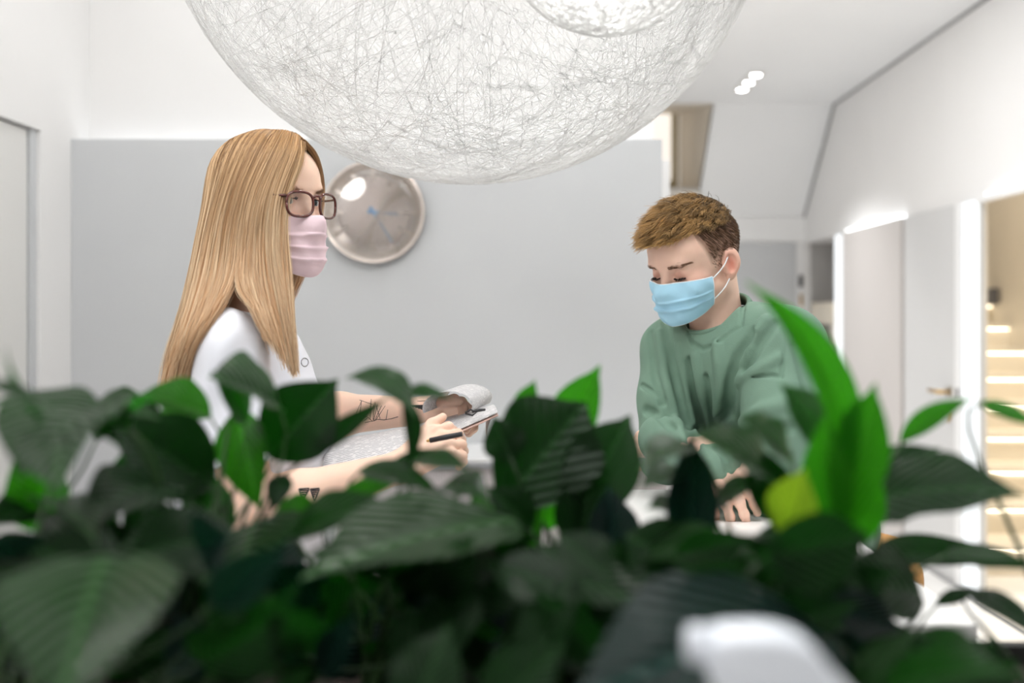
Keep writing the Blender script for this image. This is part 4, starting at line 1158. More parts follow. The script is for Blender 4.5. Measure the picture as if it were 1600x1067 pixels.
# sweatshirt
Tb = Vector((.40, 1.985, 1.345)); Hb = Vector((.590, 2.14, .985)); lb = Vector((.62, -.78, 0))
NC = Vector((.361, 1.955, 1.440)); AXC = Vector((-.8 * .56, -.6 * .56, .83))
def boy_shirt0(p):
    d = s_cone(p, Tb + lb * .065, Hb + lb * .03, .125, .120)
    d = smin(d, s_cone(p, Tb - lb * .06, Hb - lb * .05, .115, .120), .05)
    d = smin(d, s_cone(p, Nb - Vector((0, 0, .035)), SLb, .070, .074), .03)
    d = smin(d, s_cone(p, Nb - Vector((0, 0, .035)), SRb, .066, .066), .03)
    up = SLb.lerp(ELb, .5) + Vector((.004, -.01, 0))
    a = smin(s_cone(p, SLb, up, .076, .084), s_cone(p, up, ELb, .084, .066), .02)
    d = smin(d, a, .022)
    cu = ELb.lerp(WLb, 1.08)
    f = s_cone(p, ELb, cu, .064, .046)
    d = smin(d, f, .018)
    ur = SRb.lerp(ERb, .5)
    d = smin(d, smin(s_cone(p, SRb, ur, .068, .064), s_cone(p, ur, ERb, .064, .054), .02), .020)
    cu2 = WRb + (W(1136, 765, 1.67) - WRb).normalized() * .035
    d = smin(d, s_cone(p, ERb, cu2, .052, .042), .015)
    # opening for the neck + ribbed collar
    Nc = NC; ax_ = AXC
    o_ = s_cone(p, Nc - ax_ * .05, Nc + ax_ * .16, .0655, .075)
    d = smax(d, -o_, .010)
    return d
seams = []
def trace(path, f=boy_shirt0, step=9):
    pts = []
    for a, b in zip(path[:-1], path[1:]):
        n = max(1, int(math.hypot(a[0] - b[0], a[1] - b[1]) / step))
        for k in range(n): pts.append(march(f, a[0] + (b[0] - a[0]) * k / n, a[1] + (b[1] - a[1]) * k / n))
    pts.append(march(f, *path[-1])); return np.array(pts, np.float32)
# (pixels, amplitude m: + groove, - ridge, width m)
FOLD = [
 ([(1078, 566), (1088, 620), (1098, 675)], .010, .010), ([(1088, 560), (1096, 610), (1108, 670)], -.008, .012),
 ([(1040, 500), (1052, 570), (1068, 640), (1085, 690)], .008, .010), ([(1028, 520), (1040, 590), (1058, 660)], -.007, .010), ([(1014, 520), (1022, 580), (1036, 630)], .005, .008),
 ([(1060, 540), (1070, 600), (1082, 660)], -.007, .009),
 ([(1175, 520), (1152, 560), (1142, 600), (1138, 640)], .016, .011), ([(1195, 500), (1172, 530), (1150, 575)], -.008, .012), ([(1212, 505), (1185, 540), (1166, 580)], .007, .009),
 ([(1215, 560), (1180, 580), (1150, 595)], -.007, .012), ([(1138, 640), (1120, 660), (1112, 690)], .012, .010), ([(1140, 612), (1134, 630), (1142, 648)], .008, .008),
 ([(1120, 540), (1128, 600), (1120, 660)], -.006, .014), ([(1105, 590), (1112, 640), (1118, 690)], .006, .008),
 ([(1160, 660), (1190, 640), (1230, 630)], -.007, .014), ([(1150, 690), (1190, 672), (1235, 668)], .006, .011), ([(1140, 720), (1180, 705), (1230, 705)], -.006, .012),
 ([(1245, 540), (1262, 600), (1268, 660)], .005, .012), ([(1262, 560), (1285, 640), (1300, 720)], -.006, .016),
 ([(1060, 690), (1075, 705), (1092, 700)], .006, .007), ([(1120, 700), (1132, 712), (1138, 735)], .008, .007), ([(1104, 690), (1118, 684), (1130, 690)], .006, .006),
 ([(1004, 602), (1020, 612), (1038, 625)], .0030, .004), ([(1010, 640), (1030, 650), (1050, 670)], .005, .010),
]
SEAM = [([(1168, 452), (1200, 468), (1216, 490), (1226, 530), (1226, 560), (1220, 588)], .0026, .0032), ([(1154, 594), (1180, 588), (1205, 587), (1220, 589)], .0030, .0035), ([(1076, 522), (1084, 538), (1098, 546), (1116, 540), (1140, 520), (1157, 509), (1164, 467)], .0034, .0035)]
FT = [(trace(pth), a, w_) for pth, a, w_ in FOLD + SEAM]
def polydist(p, Q):
    best = np.full(len(p), 9., np.float32)
    for a, b in zip(Q[:-1], Q[1:]):
        ba = b - a; L2 = float(ba @ ba) + 1e-12; q = p - a; t = np.clip((q @ ba) / L2, 0, 1); e = q - t[:, None] * ba
        best = np.minimum(best, (e * e).sum(1))
    return np.sqrt(best)
def boy_shirt(p):
    d = boy_shirt0(p)
    near = np.abs(d) < .04
    if near.any():
        q = p[near]; add = np.zeros(len(q), np.float32)
        for Q, a, w_ in FT:
            lo_, hi_ = Q.min(0) - w_ * 3, Q.max(0) + w_ * 3
            m_ = ((q > lo_) & (q < hi_)).all(1)
            if m_.any():
                e = polydist(q[m_], Q); add[m_] += (3.8 if a > 0 else 2.6) * a * np.exp(-(e / (w_ * (.72 if w_ > .005 else 1)))**2)
        add += .0022 * np.sin(q[:, 0] * 42 + q[:, 2] * 25 + 2 * np.sin(q[:, 1] * 14))
        d = d.copy(); d[near] += add
    return d
sw_ = sdf_obj('sweatshirt', boy_shirt, (.16, 1.60, .82), (.80, 2.36, 1.56), .0032, M['knit'], boy); sw_['label'] = 'sage green crew neck sweatshirt'
sdf_obj('trousers', legs_sdf((.665, 2.17, .86), ((.70, 2.06), (.74, 2.32)), .150, .085, .95), (.36, 1.80, .03), (.98, 2.58, .99), .010, M['trouser_tan'], boy)
shoe(boy, .70, 2.06, 3.7, M['shoe']); shoe(boy, .74, 2.32, 3.7, M['shoe'])

# ribbed crew collar, a band swept round the neck opening
cu_ = AXC.orthogonal().normalized(); cv_ = AXC.cross(cu_); Vc = []; Fc = []
prof_ = [(.0015, -.016), (.0055, -.014), (.0062, .0), (.0050, .011), (.0025, .0145), (-.001, .014), (-.003, .010), (-.003, -.014)]
for k in range(180):
    a = 2 * math.pi * k / 180
    for (r_, h_) in prof_:
        rr2 = .0668 + r_ + (.0007 * math.sin(a * 60) if r_ > .003 else 0) - .10 * h_
        Vc.append(NC + (cu_ * math.cos(a) + cv_ * math.sin(a)) * rr2 + AXC * h_)
m_ = len(prof_)
for k in range(180):
    for q_ in range(m_):
        k2 = (k + 1) % 180; q2 = (q_ + 1) % m_
        Fc.append((k * m_ + q_, k * m_ + q2, k2 * m_ + q2, k2 * m_ + q_))
co = link('collar', mesh_np('collar', Vc, Fc), M['knit']); co.parent = sw_
# mask with ear loops
mkb, Pb = make_mask(HB, boy, M['blue_mask'], M['mask_trim'], [(.40, .004), (.62, .0045)], 62, -.009, -.120, 'light blue pleated surgical mask')
for sg, col_ in ((1, -1), (-1, 0)):
    a = Vector(Pb[col_, 3]); b = Vector(Pb[col_, 34])
    ear_t = Vector((-.012, sg * .0795, .014)); ear_b = Vector((-.004, sg * .079, -.036))
    for s0, e0 in ((a, ear_t), (b, ear_b)):
        pts = [HB.w(s0.lerp(e0, t) + Vector((0, sg * .006 * math.sin(t * math.pi), 0))) for t in np.linspace(0, 1, 9)]
        t_ = tube('ear_loop', pts, .0013, M['mask_trim'], None, 6); t_.parent = mkb

# short hair: faded sides, longer swept top
def hair_boy():
    rs = np.random.RandomState(5)
    cE = np.array((-.006, 0, .034)); rE = np.array((.098, .076, .086))
    def onskull(n_, sc): return cE + n_ * rE * sc[..., None]
    # top
    n = 14000
    th = np.arccos(rs.uniform(.30, 1.0, n)); ph = rs.uniform(-math.pi, math.pi, n)
    nd = np.stack([np.sin(th) * np.cos(ph), np.sin(th) * np.sin(ph), np.cos(th)], -1)
    root = cE + nd * rE
    keep = (root[:, 2] > .062 + np.clip(-(root[:, 0] + .02), 0, .1) * .35) & (root[:, 0] < .088) & (root[:, 2] > .070 - .25 * (.06 - np.abs(root[:, 1])) * (root[:, 0] > .05))
    nd = nd[keep]; root = root[keep]; n = len(root)
    K_ = 8; t = np.linspace(0, 1, K_)[None, :]
    side = np.clip(np.abs(nd[:, 1]) * 1.4, 0, 1)
    ln_ = rs.uniform(.028, .046, n) * (1 - .55 * side) * np.where(root[:, 0] > .04, 1.0, .95)
    cid = rs.randint(0, 420, n); cc = rs.normal(size=(420, 2))
    # clump by nearest random centre
    cen_ = root[rs.choice(n, 420, replace=False)]
    cid = np.argmin((((root[:, None, :] - cen_[None]) * np.array((.4, 1., 1.)))**2).sum(2), 1)
    sweep = np.stack([np.ones(n), -.30 + .22 * cc[cid, 0] + .25 * nd[:, 1], .12 + .10 * cc[cid, 1]], -1)
    sweep /= np.linalg.norm(sweep, axis=1)[:, None]
    P = root[:, None, :] + sweep[:, None, :] * (ln_[:, None] * t)[..., None] + (nd * (.014 + .008 * rs.rand(n, 1) * (1 - side[:, None])))[:, None, :] * np.sin(np.clip(t * 2.2, 0, 1.57))[..., None]
    P += (cen_[cid] - root)[:, None, :] * (.30 * t**1.3)[..., None]
    # fall over the forehead at the end of the fringe
    P[..., 2] -= (.007 * t**2) * np.ones(n)[:, None]
    fly = (rs.rand(n) < .10)[:, None, None] * rs.normal(0, 1, (n, 1, 3)) * .006 * t[..., None]
    P = P + fly + rs.normal(0, 1, (n, 1, 3)) * .0022 * t[..., None]
    # stay outside of the skull
    q = (P - cE) / rE; rr = np.linalg.norm(q, axis=2)[..., None]; mn = 1.02 + .13 * np.sin(np.clip(t * 1.8, 0, 1.57))[..., None] * (1 - .6 * side[:, None, None])
    q = np.where(rr < mn, q * mn / rr, q); P = cE + q * rE
    b = rs.beta(2, 2, n)[:, None] * .3 + (rs.rand(420)[cid] * .7)[:, None]
    C = mixc(L3(30, 20, 13), L3(196, 156, 100), np.clip(b + .35 * (t - .5) + .28 * np.clip(nd[:, :1] * 1.2, -1, 1), 0, 1))
    W_ = HB.wn(P.reshape(-1, 3)).reshape(P.shape)
    strands('hair', W_, rs.uniform(.00032, .0006, n), C, M['hair_short'], boy, .3)['label'] = 'short brown hair swept forward on top'
    # sides: short cropped hair
    n = 5200
    z = rs.uniform(-.005, .085, n); ph = rs.uniform(.55, 2 * math.pi - .55, n)
    cz = np.clip((z - cE[2]) / rE[2], -1, 1); s_ = np.sqrt(1 - cz**2)
    nd = np.stack([s_ * np.cos(ph), s_ * np.sin(ph), cz], -1); root = cE + nd * rE
    zf = .004 + np.clip((root[:, 0] - .022) / .012, 0, 5) * .035 + np.clip(-root[:, 0] - .03, 0, 1) * -.5
    keep = (root[:, 2] > zf + rs.normal(0, .006, n))
    root = root[keep]; nd = nd[keep]; n = len(root)
    q, g = snap_head(root, True, True, .0002)
    ln_ = (.004 + .010 * np.clip((root[:, 2] - .02) / .05, 0, 1)) * rs.uniform(.7, 1.2, n)
    dr = g * .45 + np.array((-.35, 0, -.75)); dr /= np.linalg.norm(dr, axis=1)[:, None]
    P = np.stack([HB.wn(q + dr * (ln_[:, None] * tt_)) for tt_ in (0, .5, 1)], 1)
    C = np.tile(mixc(L3(70, 50, 36), L3(118, 86, 58), rs.rand(n))[:, None], (1, 3, 1))
    strands('cropped_hair', P, np.full(n, .00042), C, M['hair_short'], boy, .4)
hair_boy()
def cap_b(p):
    q = HB.loc(p)
    d = s_ell(q, (-.008, 0, .040), (.099, .0765, .088))
    d = smax(d, .066 - q[:, 2] - .30 * np.clip(-q[:, 0] - .02, 0, 1) * -1, .006)
    return smax(d, q[:, 0] - .082, .006)
sdf_obj('scalp_hair', cap_b, (.15, 1.78, 1.5), (.48, 2.12, 1.70), .005, M['hair_short'], boy, lambda V: np.tile(L3(70, 48, 30), (len(V), 1)))

# sheet of paper below his hand
pp = tag(box('paper_sheet', (.24, 1.34, 1.1002), (.44, 1.66, 1.1012), M['counter']), 'white paper sheet on the reception counter below his hand', 'paper')
# ------------------------------------------------------------------ peace lilies
def leaf_mat(name, dark, light, gloss, tr, trcol, spec=.32, bmp=.9):
    m = bpy.data.materials.new(name); m.use_nodes = True; nt = m.node_tree; N = nt.nodes; L = nt.links
    b = N['Principled BSDF']; b.inputs['Roughness'].default_value = gloss; b.inputs['Specular IOR Level'].default_value = spec
    uv = N.new('ShaderNodeUVMap'); sp_ = N.new('ShaderNodeSeparateXYZ'); L.new(uv.outputs[0], sp_.inputs[0])
    # u in 0..1 across, v along. lateral veins sweep to the tip
    au = N.new('ShaderNodeMath'); au.operation = 'SUBTRACT'; L.new(sp_.outputs[0], au.inputs[0]); au.inputs[1].default_value = .5
    ab = N.new('ShaderNodeMath'); ab.operation = 'ABSOLUTE'; L.new(au.outputs[0], ab.inputs[0])
    mu = N.new('ShaderNodeMath'); mu.operation = 'MULTIPLY'; L.new(ab.outputs[0], mu.inputs[0]); mu.inputs[1].default_value = 1.0
    su = N.new('ShaderNodeMath'); su.operation = 'SUBTRACT'; L.new(sp_.outputs[1], su.inputs[0]); L.new(mu.outputs[0], su.inputs[1])
    mk = N.new('ShaderNodeMath'); mk.operation = 'MULTIPLY'; L.new(su.outputs[0], mk.inputs[0]); mk.inputs[1].default_value = 58
    sn = N.new('ShaderNodeMath'); sn.operation = 'SINE'; L.new(mk.outputs[0], sn.inputs[0])
    tc = N.new('ShaderNodeTexCoord'); nz = N.new('ShaderNodeTexNoise'); nz.inputs['Scale'].default_value = 14; nz.inputs['Detail'].default_value = 4
    L.new(tc.outputs['Object'], nz.inputs['Vector'])
    vm = N.new('ShaderNodeMapRange'); vm.inputs[1].default_value = -1; vm.inputs[2].default_value = 1; vm.inputs[3].default_value = 0; vm.inputs[4].default_value = .35
    L.new(sn.outputs[0], vm.inputs[0])
    ad = N.new('ShaderNodeMath'); ad.operation = 'MULTIPLY_ADD'; L.new(nz.outputs['Fac'], ad.inputs[0]); ad.inputs[1].default_value = .6; L.new(vm.outputs[0], ad.inputs[2])
    mid = N.new('ShaderNodeMapRange'); mid.inputs[1].default_value = 0; mid.inputs[2].default_value = .035; mid.inputs[3].default_value = 1; mid.inputs[4].default_value = 0
    L.new(ab.outputs[0], mid.inputs[0])
    mx1 = N.new('ShaderNodeMixRGB'); mx1.inputs[1].default_value = dark; mx1.inputs[2].default_value = light; L.new(ad.outputs[0], mx1.inputs[0])
    mx2 = N.new('ShaderNodeMixRGB'); L.new(mid.outputs[0], mx2.inputs[0]); L.new(mx1.outputs[0], mx2.inputs[1]); mx2.inputs[2].default_value = tuple(min(1, c * 2.2 + .01) for c in light[:3]) + (1,)
    L.new(mx2.outputs[0], b.inputs['Base Color'])
    bp = N.new('ShaderNodeBump'); bp.inputs['Strength'].default_value = bmp; bp.inputs['Distance'].default_value = .007
    L.new(sn.outputs[0], bp.inputs['Height']); L.new(bp.outputs[0], b.inputs['Normal'])
    t = N.new('ShaderNodeBsdfTranslucent'); t.inputs[0].default_value = trcol
    mx = N.new('ShaderNodeMixShader'); mx.inputs[0].default_value = tr
    L.new(b.outputs[0], mx.inputs[1]); L.new(t.outputs[0], mx.inputs[2]); L.new(mx.outputs[0], N['Material Output'].inputs[0])
    return m
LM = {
 'd': leaf_mat('leaf_dark', (.003, .012, .004, 1), (.009, .034, .008, 1), .36, .16, (.010, .14, .005, 1), .16, .4),  # base colour darkened so it also carries the shade among dense low leaves
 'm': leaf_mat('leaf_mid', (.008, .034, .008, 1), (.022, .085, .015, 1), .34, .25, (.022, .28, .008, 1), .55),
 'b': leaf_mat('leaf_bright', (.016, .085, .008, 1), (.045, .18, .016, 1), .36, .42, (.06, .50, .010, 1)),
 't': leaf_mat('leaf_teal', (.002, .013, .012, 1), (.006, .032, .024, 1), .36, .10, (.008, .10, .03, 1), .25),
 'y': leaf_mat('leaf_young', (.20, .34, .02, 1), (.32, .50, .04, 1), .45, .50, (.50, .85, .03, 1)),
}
M['stem'] = mat('leaf_stalk', (.03, .085, .018, 1), .4, noise=(20, .2))
M['stem_d'] = mat('leaf_stalk_dark', (.02, .05, .015, 1), .45, noise=(20, .2))

def leaf_mesh(base, tip, width, nrm, bend, fold, wav, seed, nl=14, nw=8, peak=.42, sidebend=0.0):
    rng = random.Random(seed)
    base = Vector(base); tip = Vector(tip); d = tip - base; Ln = d.length; d.normalize()
    n0 = (nrm - d * nrm.dot(d)).normalized(); s0 = d.cross(n0).normalized()
    V = []; F = []; UV = []
    ph = rng.uniform(0, 6)
    prev = None
    def cen(t): return base + d * (Ln * t) + n0 * (bend * Ln * 4 * t * (1 - t)) + s0 * (sidebend * Ln * 4 * t * (1 - t))
    for i in range(nl + 1):
        t = i / nl
        p = cen(t); tg = (cen(min(1, t + .02)) - cen(max(0, t - .02))).normalized()
        s = (s0 - tg * s0.dot(tg)).normalized(); n = s.cross(tg)
        q = t / peak if t < peak else (1 - t) / (1 - peak)
        wv = width * (max(0, math.sin(min(1, q) * math.pi / 2))**(.75 if t < peak else 1.15))
        if t > .88: wv *= .85
        wv = max(wv, .0006)
        for j in range(nw + 1):
            u = j / nw * 2 - 1
            lift = fold * abs(u) * wv + wav * wv * math.sin(t * 15 + ph + (1.5 if u > 0 else 0)) * u * u - .10 * wv * math.exp(-(u / .13)**2)
            V.append(p + s * (u * wv) + n * lift); UV.append((u * .5 * (wv / width) + .5, t))
    for i in range(nl):
        for j in range(nw):
            a = i * (nw + 1) + j; F.append((a, a + 1, a + nw + 2, a + nw + 1))
    me = mesh_np('leaf', V, F)
    ul = me.uv_layers.new(name='UVMap')
    for lp in me.loops: ul.data[lp.index].uv = UV[lp.vertex_index]
    return me, cen

PLANTS = []
def plant(x, y, label):
    p = empty('peace_lily', (x, y, 1.08)); tag(p, label, 'plant', 'leafy plants in the black trough'); PLANTS.append(p); return p
plant(-.50, .93, 'broad-leaved green plant at the far left end of the trough')
plant(-.30, .88, 'dense plant with dark leaves in front of the woman\'s back')
plant(-.13, .92, 'leafy plant rising below the open booklet')
plant(.04, .95, 'plant with large dark upright leaf in the middle of the trough')
plant(.17, .90, 'plant with narrow blue-green leaf below the crossed sleeves')
plant(.31, .88, 'tall bright green plant in front of the counter\'s right end')
plant(.47, .92, 'plant with long dark arching leaves at the right end')
plant(-.36, .69, 'front plant with very large blurred leaf at lower left')
plant(.02, .67, 'low dark plant in the front middle of the trough')
plant(.30, .69, 'front plant with big teal leaf behind the spray bottle')

def leaf(bp, tp, wpx, kind='d', roll=0, bend=.06, fold=.15, wav=.05, peak=.42, stem=True, side=0.0, seed=None, pl=None, nl=14):
    b = W(*bp); t = W(*tp); mid = (b + t) / 2
    view = (Vector((0, 0, CAMZ)) - mid).normalized(); d = (t - b).normalized()
    n = (view - d * view.dot(d)).normalized()
    n1 = Matrix.Rotation(math.radians(roll), 3, d) @ n; n2 = Matrix.Rotation(math.radians(-roll), 3, d) @ n
    n = n1 if (n1.z > n2.z) == (roll > 0) else n2
    wd = wpx / 2 / FPX * mid.y / max(.3, abs(math.cos(math.radians(roll))))
    sd = seed if seed is not None else int(bp[0] * 7 + tp[1])
    me, cen = leaf_mesh(b, t, wd, n, bend, fold, wav, sd, nl=nl, peak=peak, sidebend=side)
    if pl is None:
        pl = min(PLANTS, key=lambda p: (p.location.x - b.x)**2 + 1.5 * (p.location.y - b.y)**2)
    else: pl = PLANTS[pl]
    o = link('leaf', me, LM[kind]); unmove(o, pl)
    if stem:
        c = Vector(pl.location) + Vector((random.uniform(-.03, .03), random.uniform(-.03, .03), 0))
        dd = (cen(.05) - cen(0)).normalized()
        ln = (b - c).length
        if stem is True: P = bez(c, c + Vector((0, 0, ln * .5)), b - dd * min(.06, ln * .3) - Vector((0, 0, .02)), b + dd * .004, 9)
        else: P = catmull([c, W(*stem), b + dd * .004], 9)
        so = tube('stem', P, [.0036, .0032, .0028, .0024, .0021, .0019, .0017, .0015, .0013], M['stem_d' if kind in 'dt' else 'stem'], pl, 6)
    return o

# ---- leaves that can be told apart in the photograph: (base px,py,depth) (tip px,py,depth) width kind roll ...
# left group
leaf((165, 868, .66), (95, 1120, .52), 265, 'm', 14, .10, .10, .03, .40, pl=7)
leaf((-40, 640, .86), (190, 700, .80), 60, 'm', 66, .14, .1, .05)
leaf((190, 655, .84), (30, 750, .70), 105, 'm', 64, .16, .2, .08)
leaf((205, 668, .82), (100, 775, .66), 80, 'm', 60, .14, .2, .08, side=.10)
leaf((78, 655, .78), (8, 545, .72), 16, 'm', 20, .05, .5, .0, side=-.12)
leaf((-30, 600, .72), (70, 650, .70), 26, 'm', 50, .10, .3, .0)
leaf((75, 830, .86), (25, 700, .84), 95, 'b', 10, .06, .2, .04)
leaf((150, 690, .95), (200, 605, .98), 40, 'd', 30, .05, .3)
leaf((120, 660, .92), (250, 655, .85), 45, 'm', 55, .12, .2, .05)
leaf((255, 690, .98), (165, 630, .96), 62, 'd', 30, .10, .2, .06)
leaf((330, 760, .95), (165, 660, .90), 130, 'd', 20, .10, .2, .06)
leaf((225, 640, 1.02), (158, 622, .98), 40, 'm', 40, .10, .2)
leaf((330, 650, .98), (215, 618, .95), 60, 'b', 45, .10, .3, .05)
leaf((300, 780, .96), (255, 625, 1.0), 80, 'b', 20, .05, .2, .05)
leaf((300, 790, .98), (300, 650, .98), 85, 'm', -20, .06, .25, .04)
leaf((180, 800, .92), (195, 700, .90), 45, 'm', 10, .04, .3)
leaf((190, 845, .90), (100, 800, .82), 60, 'd', 40, .08, .2)
leaf((110, 800, .92), (-40, 830, .78), 70, 'd', 45, .10, .2)
leaf((60, 790, .84), (150, 850, .72), 55, 'm', 55, .1, .2)
leaf((260, 760, .90), (120, 830, .76), 95, 'd', 40, .12, .2, .05)
leaf((300, 850, .90), (180, 860, .74), 85, 'd', 35, .10, .2, .05)
leaf((40, 960, .82), (-30, 860, .72), 120, 't', 10, .06, .2)
leaf((350, 850, .96), (290, 720, .98), 75, 'm', 15, .04, .2, pl=1)
leaf((200, 870, .9), (240, 740, .95), 60, 'd', -20, .06, .2)
# bright hanging leaf + dark leaf over the white coat
leaf((370, 640, .98), (408, 800, .94), 80, 'b', -25, .05, .25, .03, .35)
leaf((420, 715, .98), (528, 592, .97), 128, 'd', 8, .07, .12, .03, .48)
leaf((440, 640, .95), (325, 590, .90), 62, 'm', 66, .10, .25, .05, .5)
leaf((385, 660, .96), (330, 580, .92), 50, 'm', 45, .08, .2)
leaf((440, 700, 1.0), (485, 640, 1.0), 18, 'b', 10)
leaf((478, 708, .98), (606, 620, .96), 34, 'd', 25, .06, .3, .02, side=.05, stem=(440, 800, .96))
leaf((400, 815, .92), (372, 955, .78), 160, 'm', 32, .08, .10, .03, .38, pl=1)
leaf((430, 800, .96), (515, 812, .92), 46, 'b', 30, .14, .2, pl=1)
leaf((445, 740, .96), (425, 800, .93), 40, 'd', 10, .1, .2)
leaf((440, 850, .9), (620, 790, .84), 60, 'm', 50, .10, .2)
# middle: leaf drooping over the tattoo, bits over the hand
leaf((538, 592, .95), (650, 652, .90), 44, 'm', 40, .14, .2, .06, .5, side=-.10, stem=False)
leaf((630, 612, .94), (705, 622, .92), 24, 'm', 30, .10, .2, stem=False)
leaf((628, 618, .92), (638, 728, .92), 30, 'd', 20, .05, .3, side=-.10, stem=(640, 790, .93))
leaf((560, 735, .95), (690, 770, .90), 42, 'm', 35, .10, .2)
leaf((520, 790, .95), (640, 745, .95), 34, 'b', 40, .06, .2)
leaf((600, 740, .96), (690, 700, .95), 26, 'd', 30, .05, .2)
leaf((650, 720, .93), (735, 735, .90), 34, 'm', 40, .12, .2)
leaf((690, 760, .92), (765, 780, .88), 50, 'm', 50, .12, .2)
leaf((805, 812, .88), (470, 905, .72), 125, 'm', 58, .06, .12, .04, .40, pl=2)
leaf((700, 800, .90), (520, 885, .78), 90, 'd', -30, .10, .2, pl=2)
leaf((700, 860, .86), (600, 905, .74), 60, 'm', 40, .10, .2, .06)
leaf((740, 770, .93), (775, 850, .90), 38, 'b', 0, .04, .25)
leaf((620, 900, .80), (470, 870, .74), 60, 'd', 45, .1, .2)
# big dark upright leaf and its neighbours
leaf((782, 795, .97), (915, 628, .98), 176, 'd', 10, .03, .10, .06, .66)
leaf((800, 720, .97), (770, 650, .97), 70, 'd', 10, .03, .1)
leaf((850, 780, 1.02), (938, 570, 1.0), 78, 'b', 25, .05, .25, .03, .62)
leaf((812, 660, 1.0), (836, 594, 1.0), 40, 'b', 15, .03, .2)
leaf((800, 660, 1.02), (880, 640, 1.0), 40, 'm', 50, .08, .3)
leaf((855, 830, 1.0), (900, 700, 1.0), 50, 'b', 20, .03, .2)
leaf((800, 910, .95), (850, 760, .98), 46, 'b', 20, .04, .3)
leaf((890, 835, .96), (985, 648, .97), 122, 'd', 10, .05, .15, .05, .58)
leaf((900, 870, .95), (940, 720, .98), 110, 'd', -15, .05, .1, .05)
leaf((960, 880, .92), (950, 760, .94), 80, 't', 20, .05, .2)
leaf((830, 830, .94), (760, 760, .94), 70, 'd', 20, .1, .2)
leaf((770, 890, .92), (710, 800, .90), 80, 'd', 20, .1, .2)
# centre right: blue-green leaf, grey leaves
leaf((1080, 880, .86), (1079, 672, .88), 82, 't', 12, .02, .25, .02, .40)
leaf((1090, 700, .90), (1000, 735, .84), 46, 'm', 55, .12, .2)
leaf((1075, 740, .90), (1000, 765, .86), 40, 'm', 50, .12, .2)
leaf((1060, 800, .90), (1010, 795, .86), 30, 'm', 50, .12, .2)
leaf((1235, 775, .86), (1075, 680, .80), 56, 'm', 66, .06, .25, .10, .42)
leaf((1245, 735, .86), (1150, 650, .82), 44, 'm', 64, .05, .25, .12)
leaf((1225, 820, .86), (1165, 690, .86), 75, 'd', 20, .08, .2)
leaf((1290, 700, .86), (1218, 598, .86), 62, 'm', 40, .08, .2, .05)
leaf((1120, 790, .90), (1200, 750, .84), 40, 'd', 40, .1, .2)
leaf((1232, 845, .79), (1258, 732, .77), 82, 'y', 22, .05, .25, .03, .5)
# tall bright plant
leaf((1330, 745, .82), (1165, 440, .80), 62, 'b', 18, .06, .2, .03, .42, side=.11)
leaf((1320, 830, .82), (1368, 598, .80), 95, 'b', 12, .05, .22, .03, .55)
leaf((1300, 840, .82), (1290, 640, .80), 80, 'b', -15, .04, .25, .03)
leaf((1350, 850, .84), (1330, 690, .84), 75, 'b', 15, .04, .25)
leaf((1270, 850, .84), (1305, 720, .84), 50, 'b', 20, .04, .2)
leaf((1250, 920, .82), (1235, 830, .80), 44, 'b', 10, .04, .2)
leaf((1180, 835, .84), (1330, 870, .74), 50, 'd', 45, .1, .2)
# right group
leaf((1345, 790, .90), (1605, 775, .80), 105, 'd', 38, .13, .15, .12, .42)
leaf((1335, 780, .92), (1470, 700, .90), 70, 'd', 35, .10, .2, .06)
leaf((1365, 800, .90), (1415, 815, .86), 40, 'd', 20, .1, .2)
leaf((1405, 692, .90), (1520, 622, .88), 36, 'b', 25, .05, .25, .0, side=-.04)
leaf((1530, 628, .90), (1625, 668, .86), 26, 'b', 30, .04, .25)
leaf((1600, 880, .94), (1345, 880, .90), 52, 'd', 30, -.12, .25, .05, .55, side=.14, stem=False)
leaf((1470, 868, .92), (1620, 890, .90), 36, 'm', 40, .08, .2)
leaf((1460, 945, .92), (1530, 920, .92), 24, 'd', 20, .06, .2)
leaf((1510, 925, .92), (1640, 1010, .84), 40, 'd', 35, .12, .2)
leaf((1440, 925, .86), (1300, 900, .80), 110, 'd', 20, .06, .15)
leaf((1290, 950, .84), (1400, 890, .80), 90, 'd', 15, .06, .15, .05)
leaf((1400, 1040, .80), (1565, 1050, .66), 70, 'm', 50, .10, .2, .05)
leaf((1330, 1075, .76), (1470, 1000, .74), 80, 'd', 25, .06, .2)
leaf((1380, 1080, .70), (1600, 1050, .60), 70, 'm', 30, .12, .2, .04)
leaf((1330, 1100, .70), (1430, 985, .72), 60, 'm', 20, .08, .2)
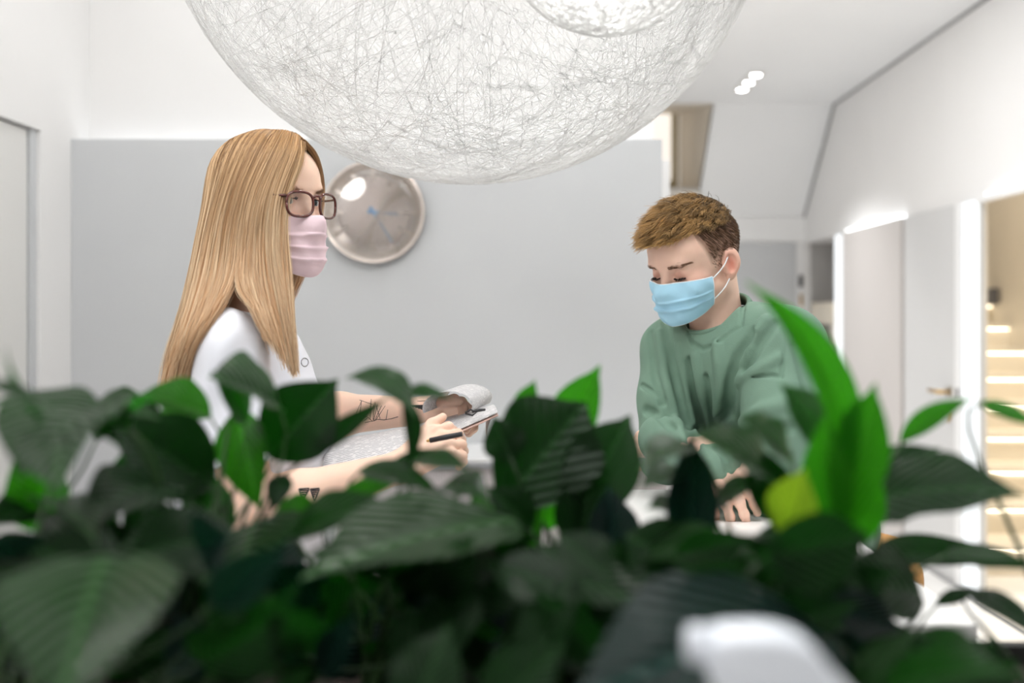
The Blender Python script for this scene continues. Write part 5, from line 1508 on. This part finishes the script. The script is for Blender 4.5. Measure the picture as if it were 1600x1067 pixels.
# bottom
leaf((1290, 985, .74), (880, 1110, .56), 240, 't', 35, .08, .10, .03, .45, pl=9)
leaf((1000, 870, .86), (1180, 870, .78), 60, 'm', 45, .12, .2)
leaf((1130, 905, .84), (1200, 880, .78), 36, 'm', 45, .14, .2)
leaf((830, 910, .88), (1040, 960, .74), 90, 'd', 35, .10, .2, .05)
leaf((700, 950, .86), (880, 900, .86), 90, 'd', 30, .10, .2, .05)
leaf((870, 1000, .80), (1010, 900, .82), 80, 'd', 20, .06, .2)
leaf((960, 940, .80), (840, 850, .84), 90, 'd', 20, .06, .2)
leaf((500, 1060, .72), (560, 960, .70), 60, 't', 25, .06, .2)
leaf((330, 1060, .76), (370, 990, .76), 50, 'm', 20, .06, .2)
leaf((420, 1100, .74), (500, 1040, .72), 40, 'm', 20, .06, .2)
leaf((640, 1130, .66), (700, 980, .70), 110, 'd', 15, .06, .2)
leaf((760, 1120, .66), (880, 1010, .66), 110, 'd', 20, .06, .2)
# ---- the dense low foliage in between
rng = random.Random(21)
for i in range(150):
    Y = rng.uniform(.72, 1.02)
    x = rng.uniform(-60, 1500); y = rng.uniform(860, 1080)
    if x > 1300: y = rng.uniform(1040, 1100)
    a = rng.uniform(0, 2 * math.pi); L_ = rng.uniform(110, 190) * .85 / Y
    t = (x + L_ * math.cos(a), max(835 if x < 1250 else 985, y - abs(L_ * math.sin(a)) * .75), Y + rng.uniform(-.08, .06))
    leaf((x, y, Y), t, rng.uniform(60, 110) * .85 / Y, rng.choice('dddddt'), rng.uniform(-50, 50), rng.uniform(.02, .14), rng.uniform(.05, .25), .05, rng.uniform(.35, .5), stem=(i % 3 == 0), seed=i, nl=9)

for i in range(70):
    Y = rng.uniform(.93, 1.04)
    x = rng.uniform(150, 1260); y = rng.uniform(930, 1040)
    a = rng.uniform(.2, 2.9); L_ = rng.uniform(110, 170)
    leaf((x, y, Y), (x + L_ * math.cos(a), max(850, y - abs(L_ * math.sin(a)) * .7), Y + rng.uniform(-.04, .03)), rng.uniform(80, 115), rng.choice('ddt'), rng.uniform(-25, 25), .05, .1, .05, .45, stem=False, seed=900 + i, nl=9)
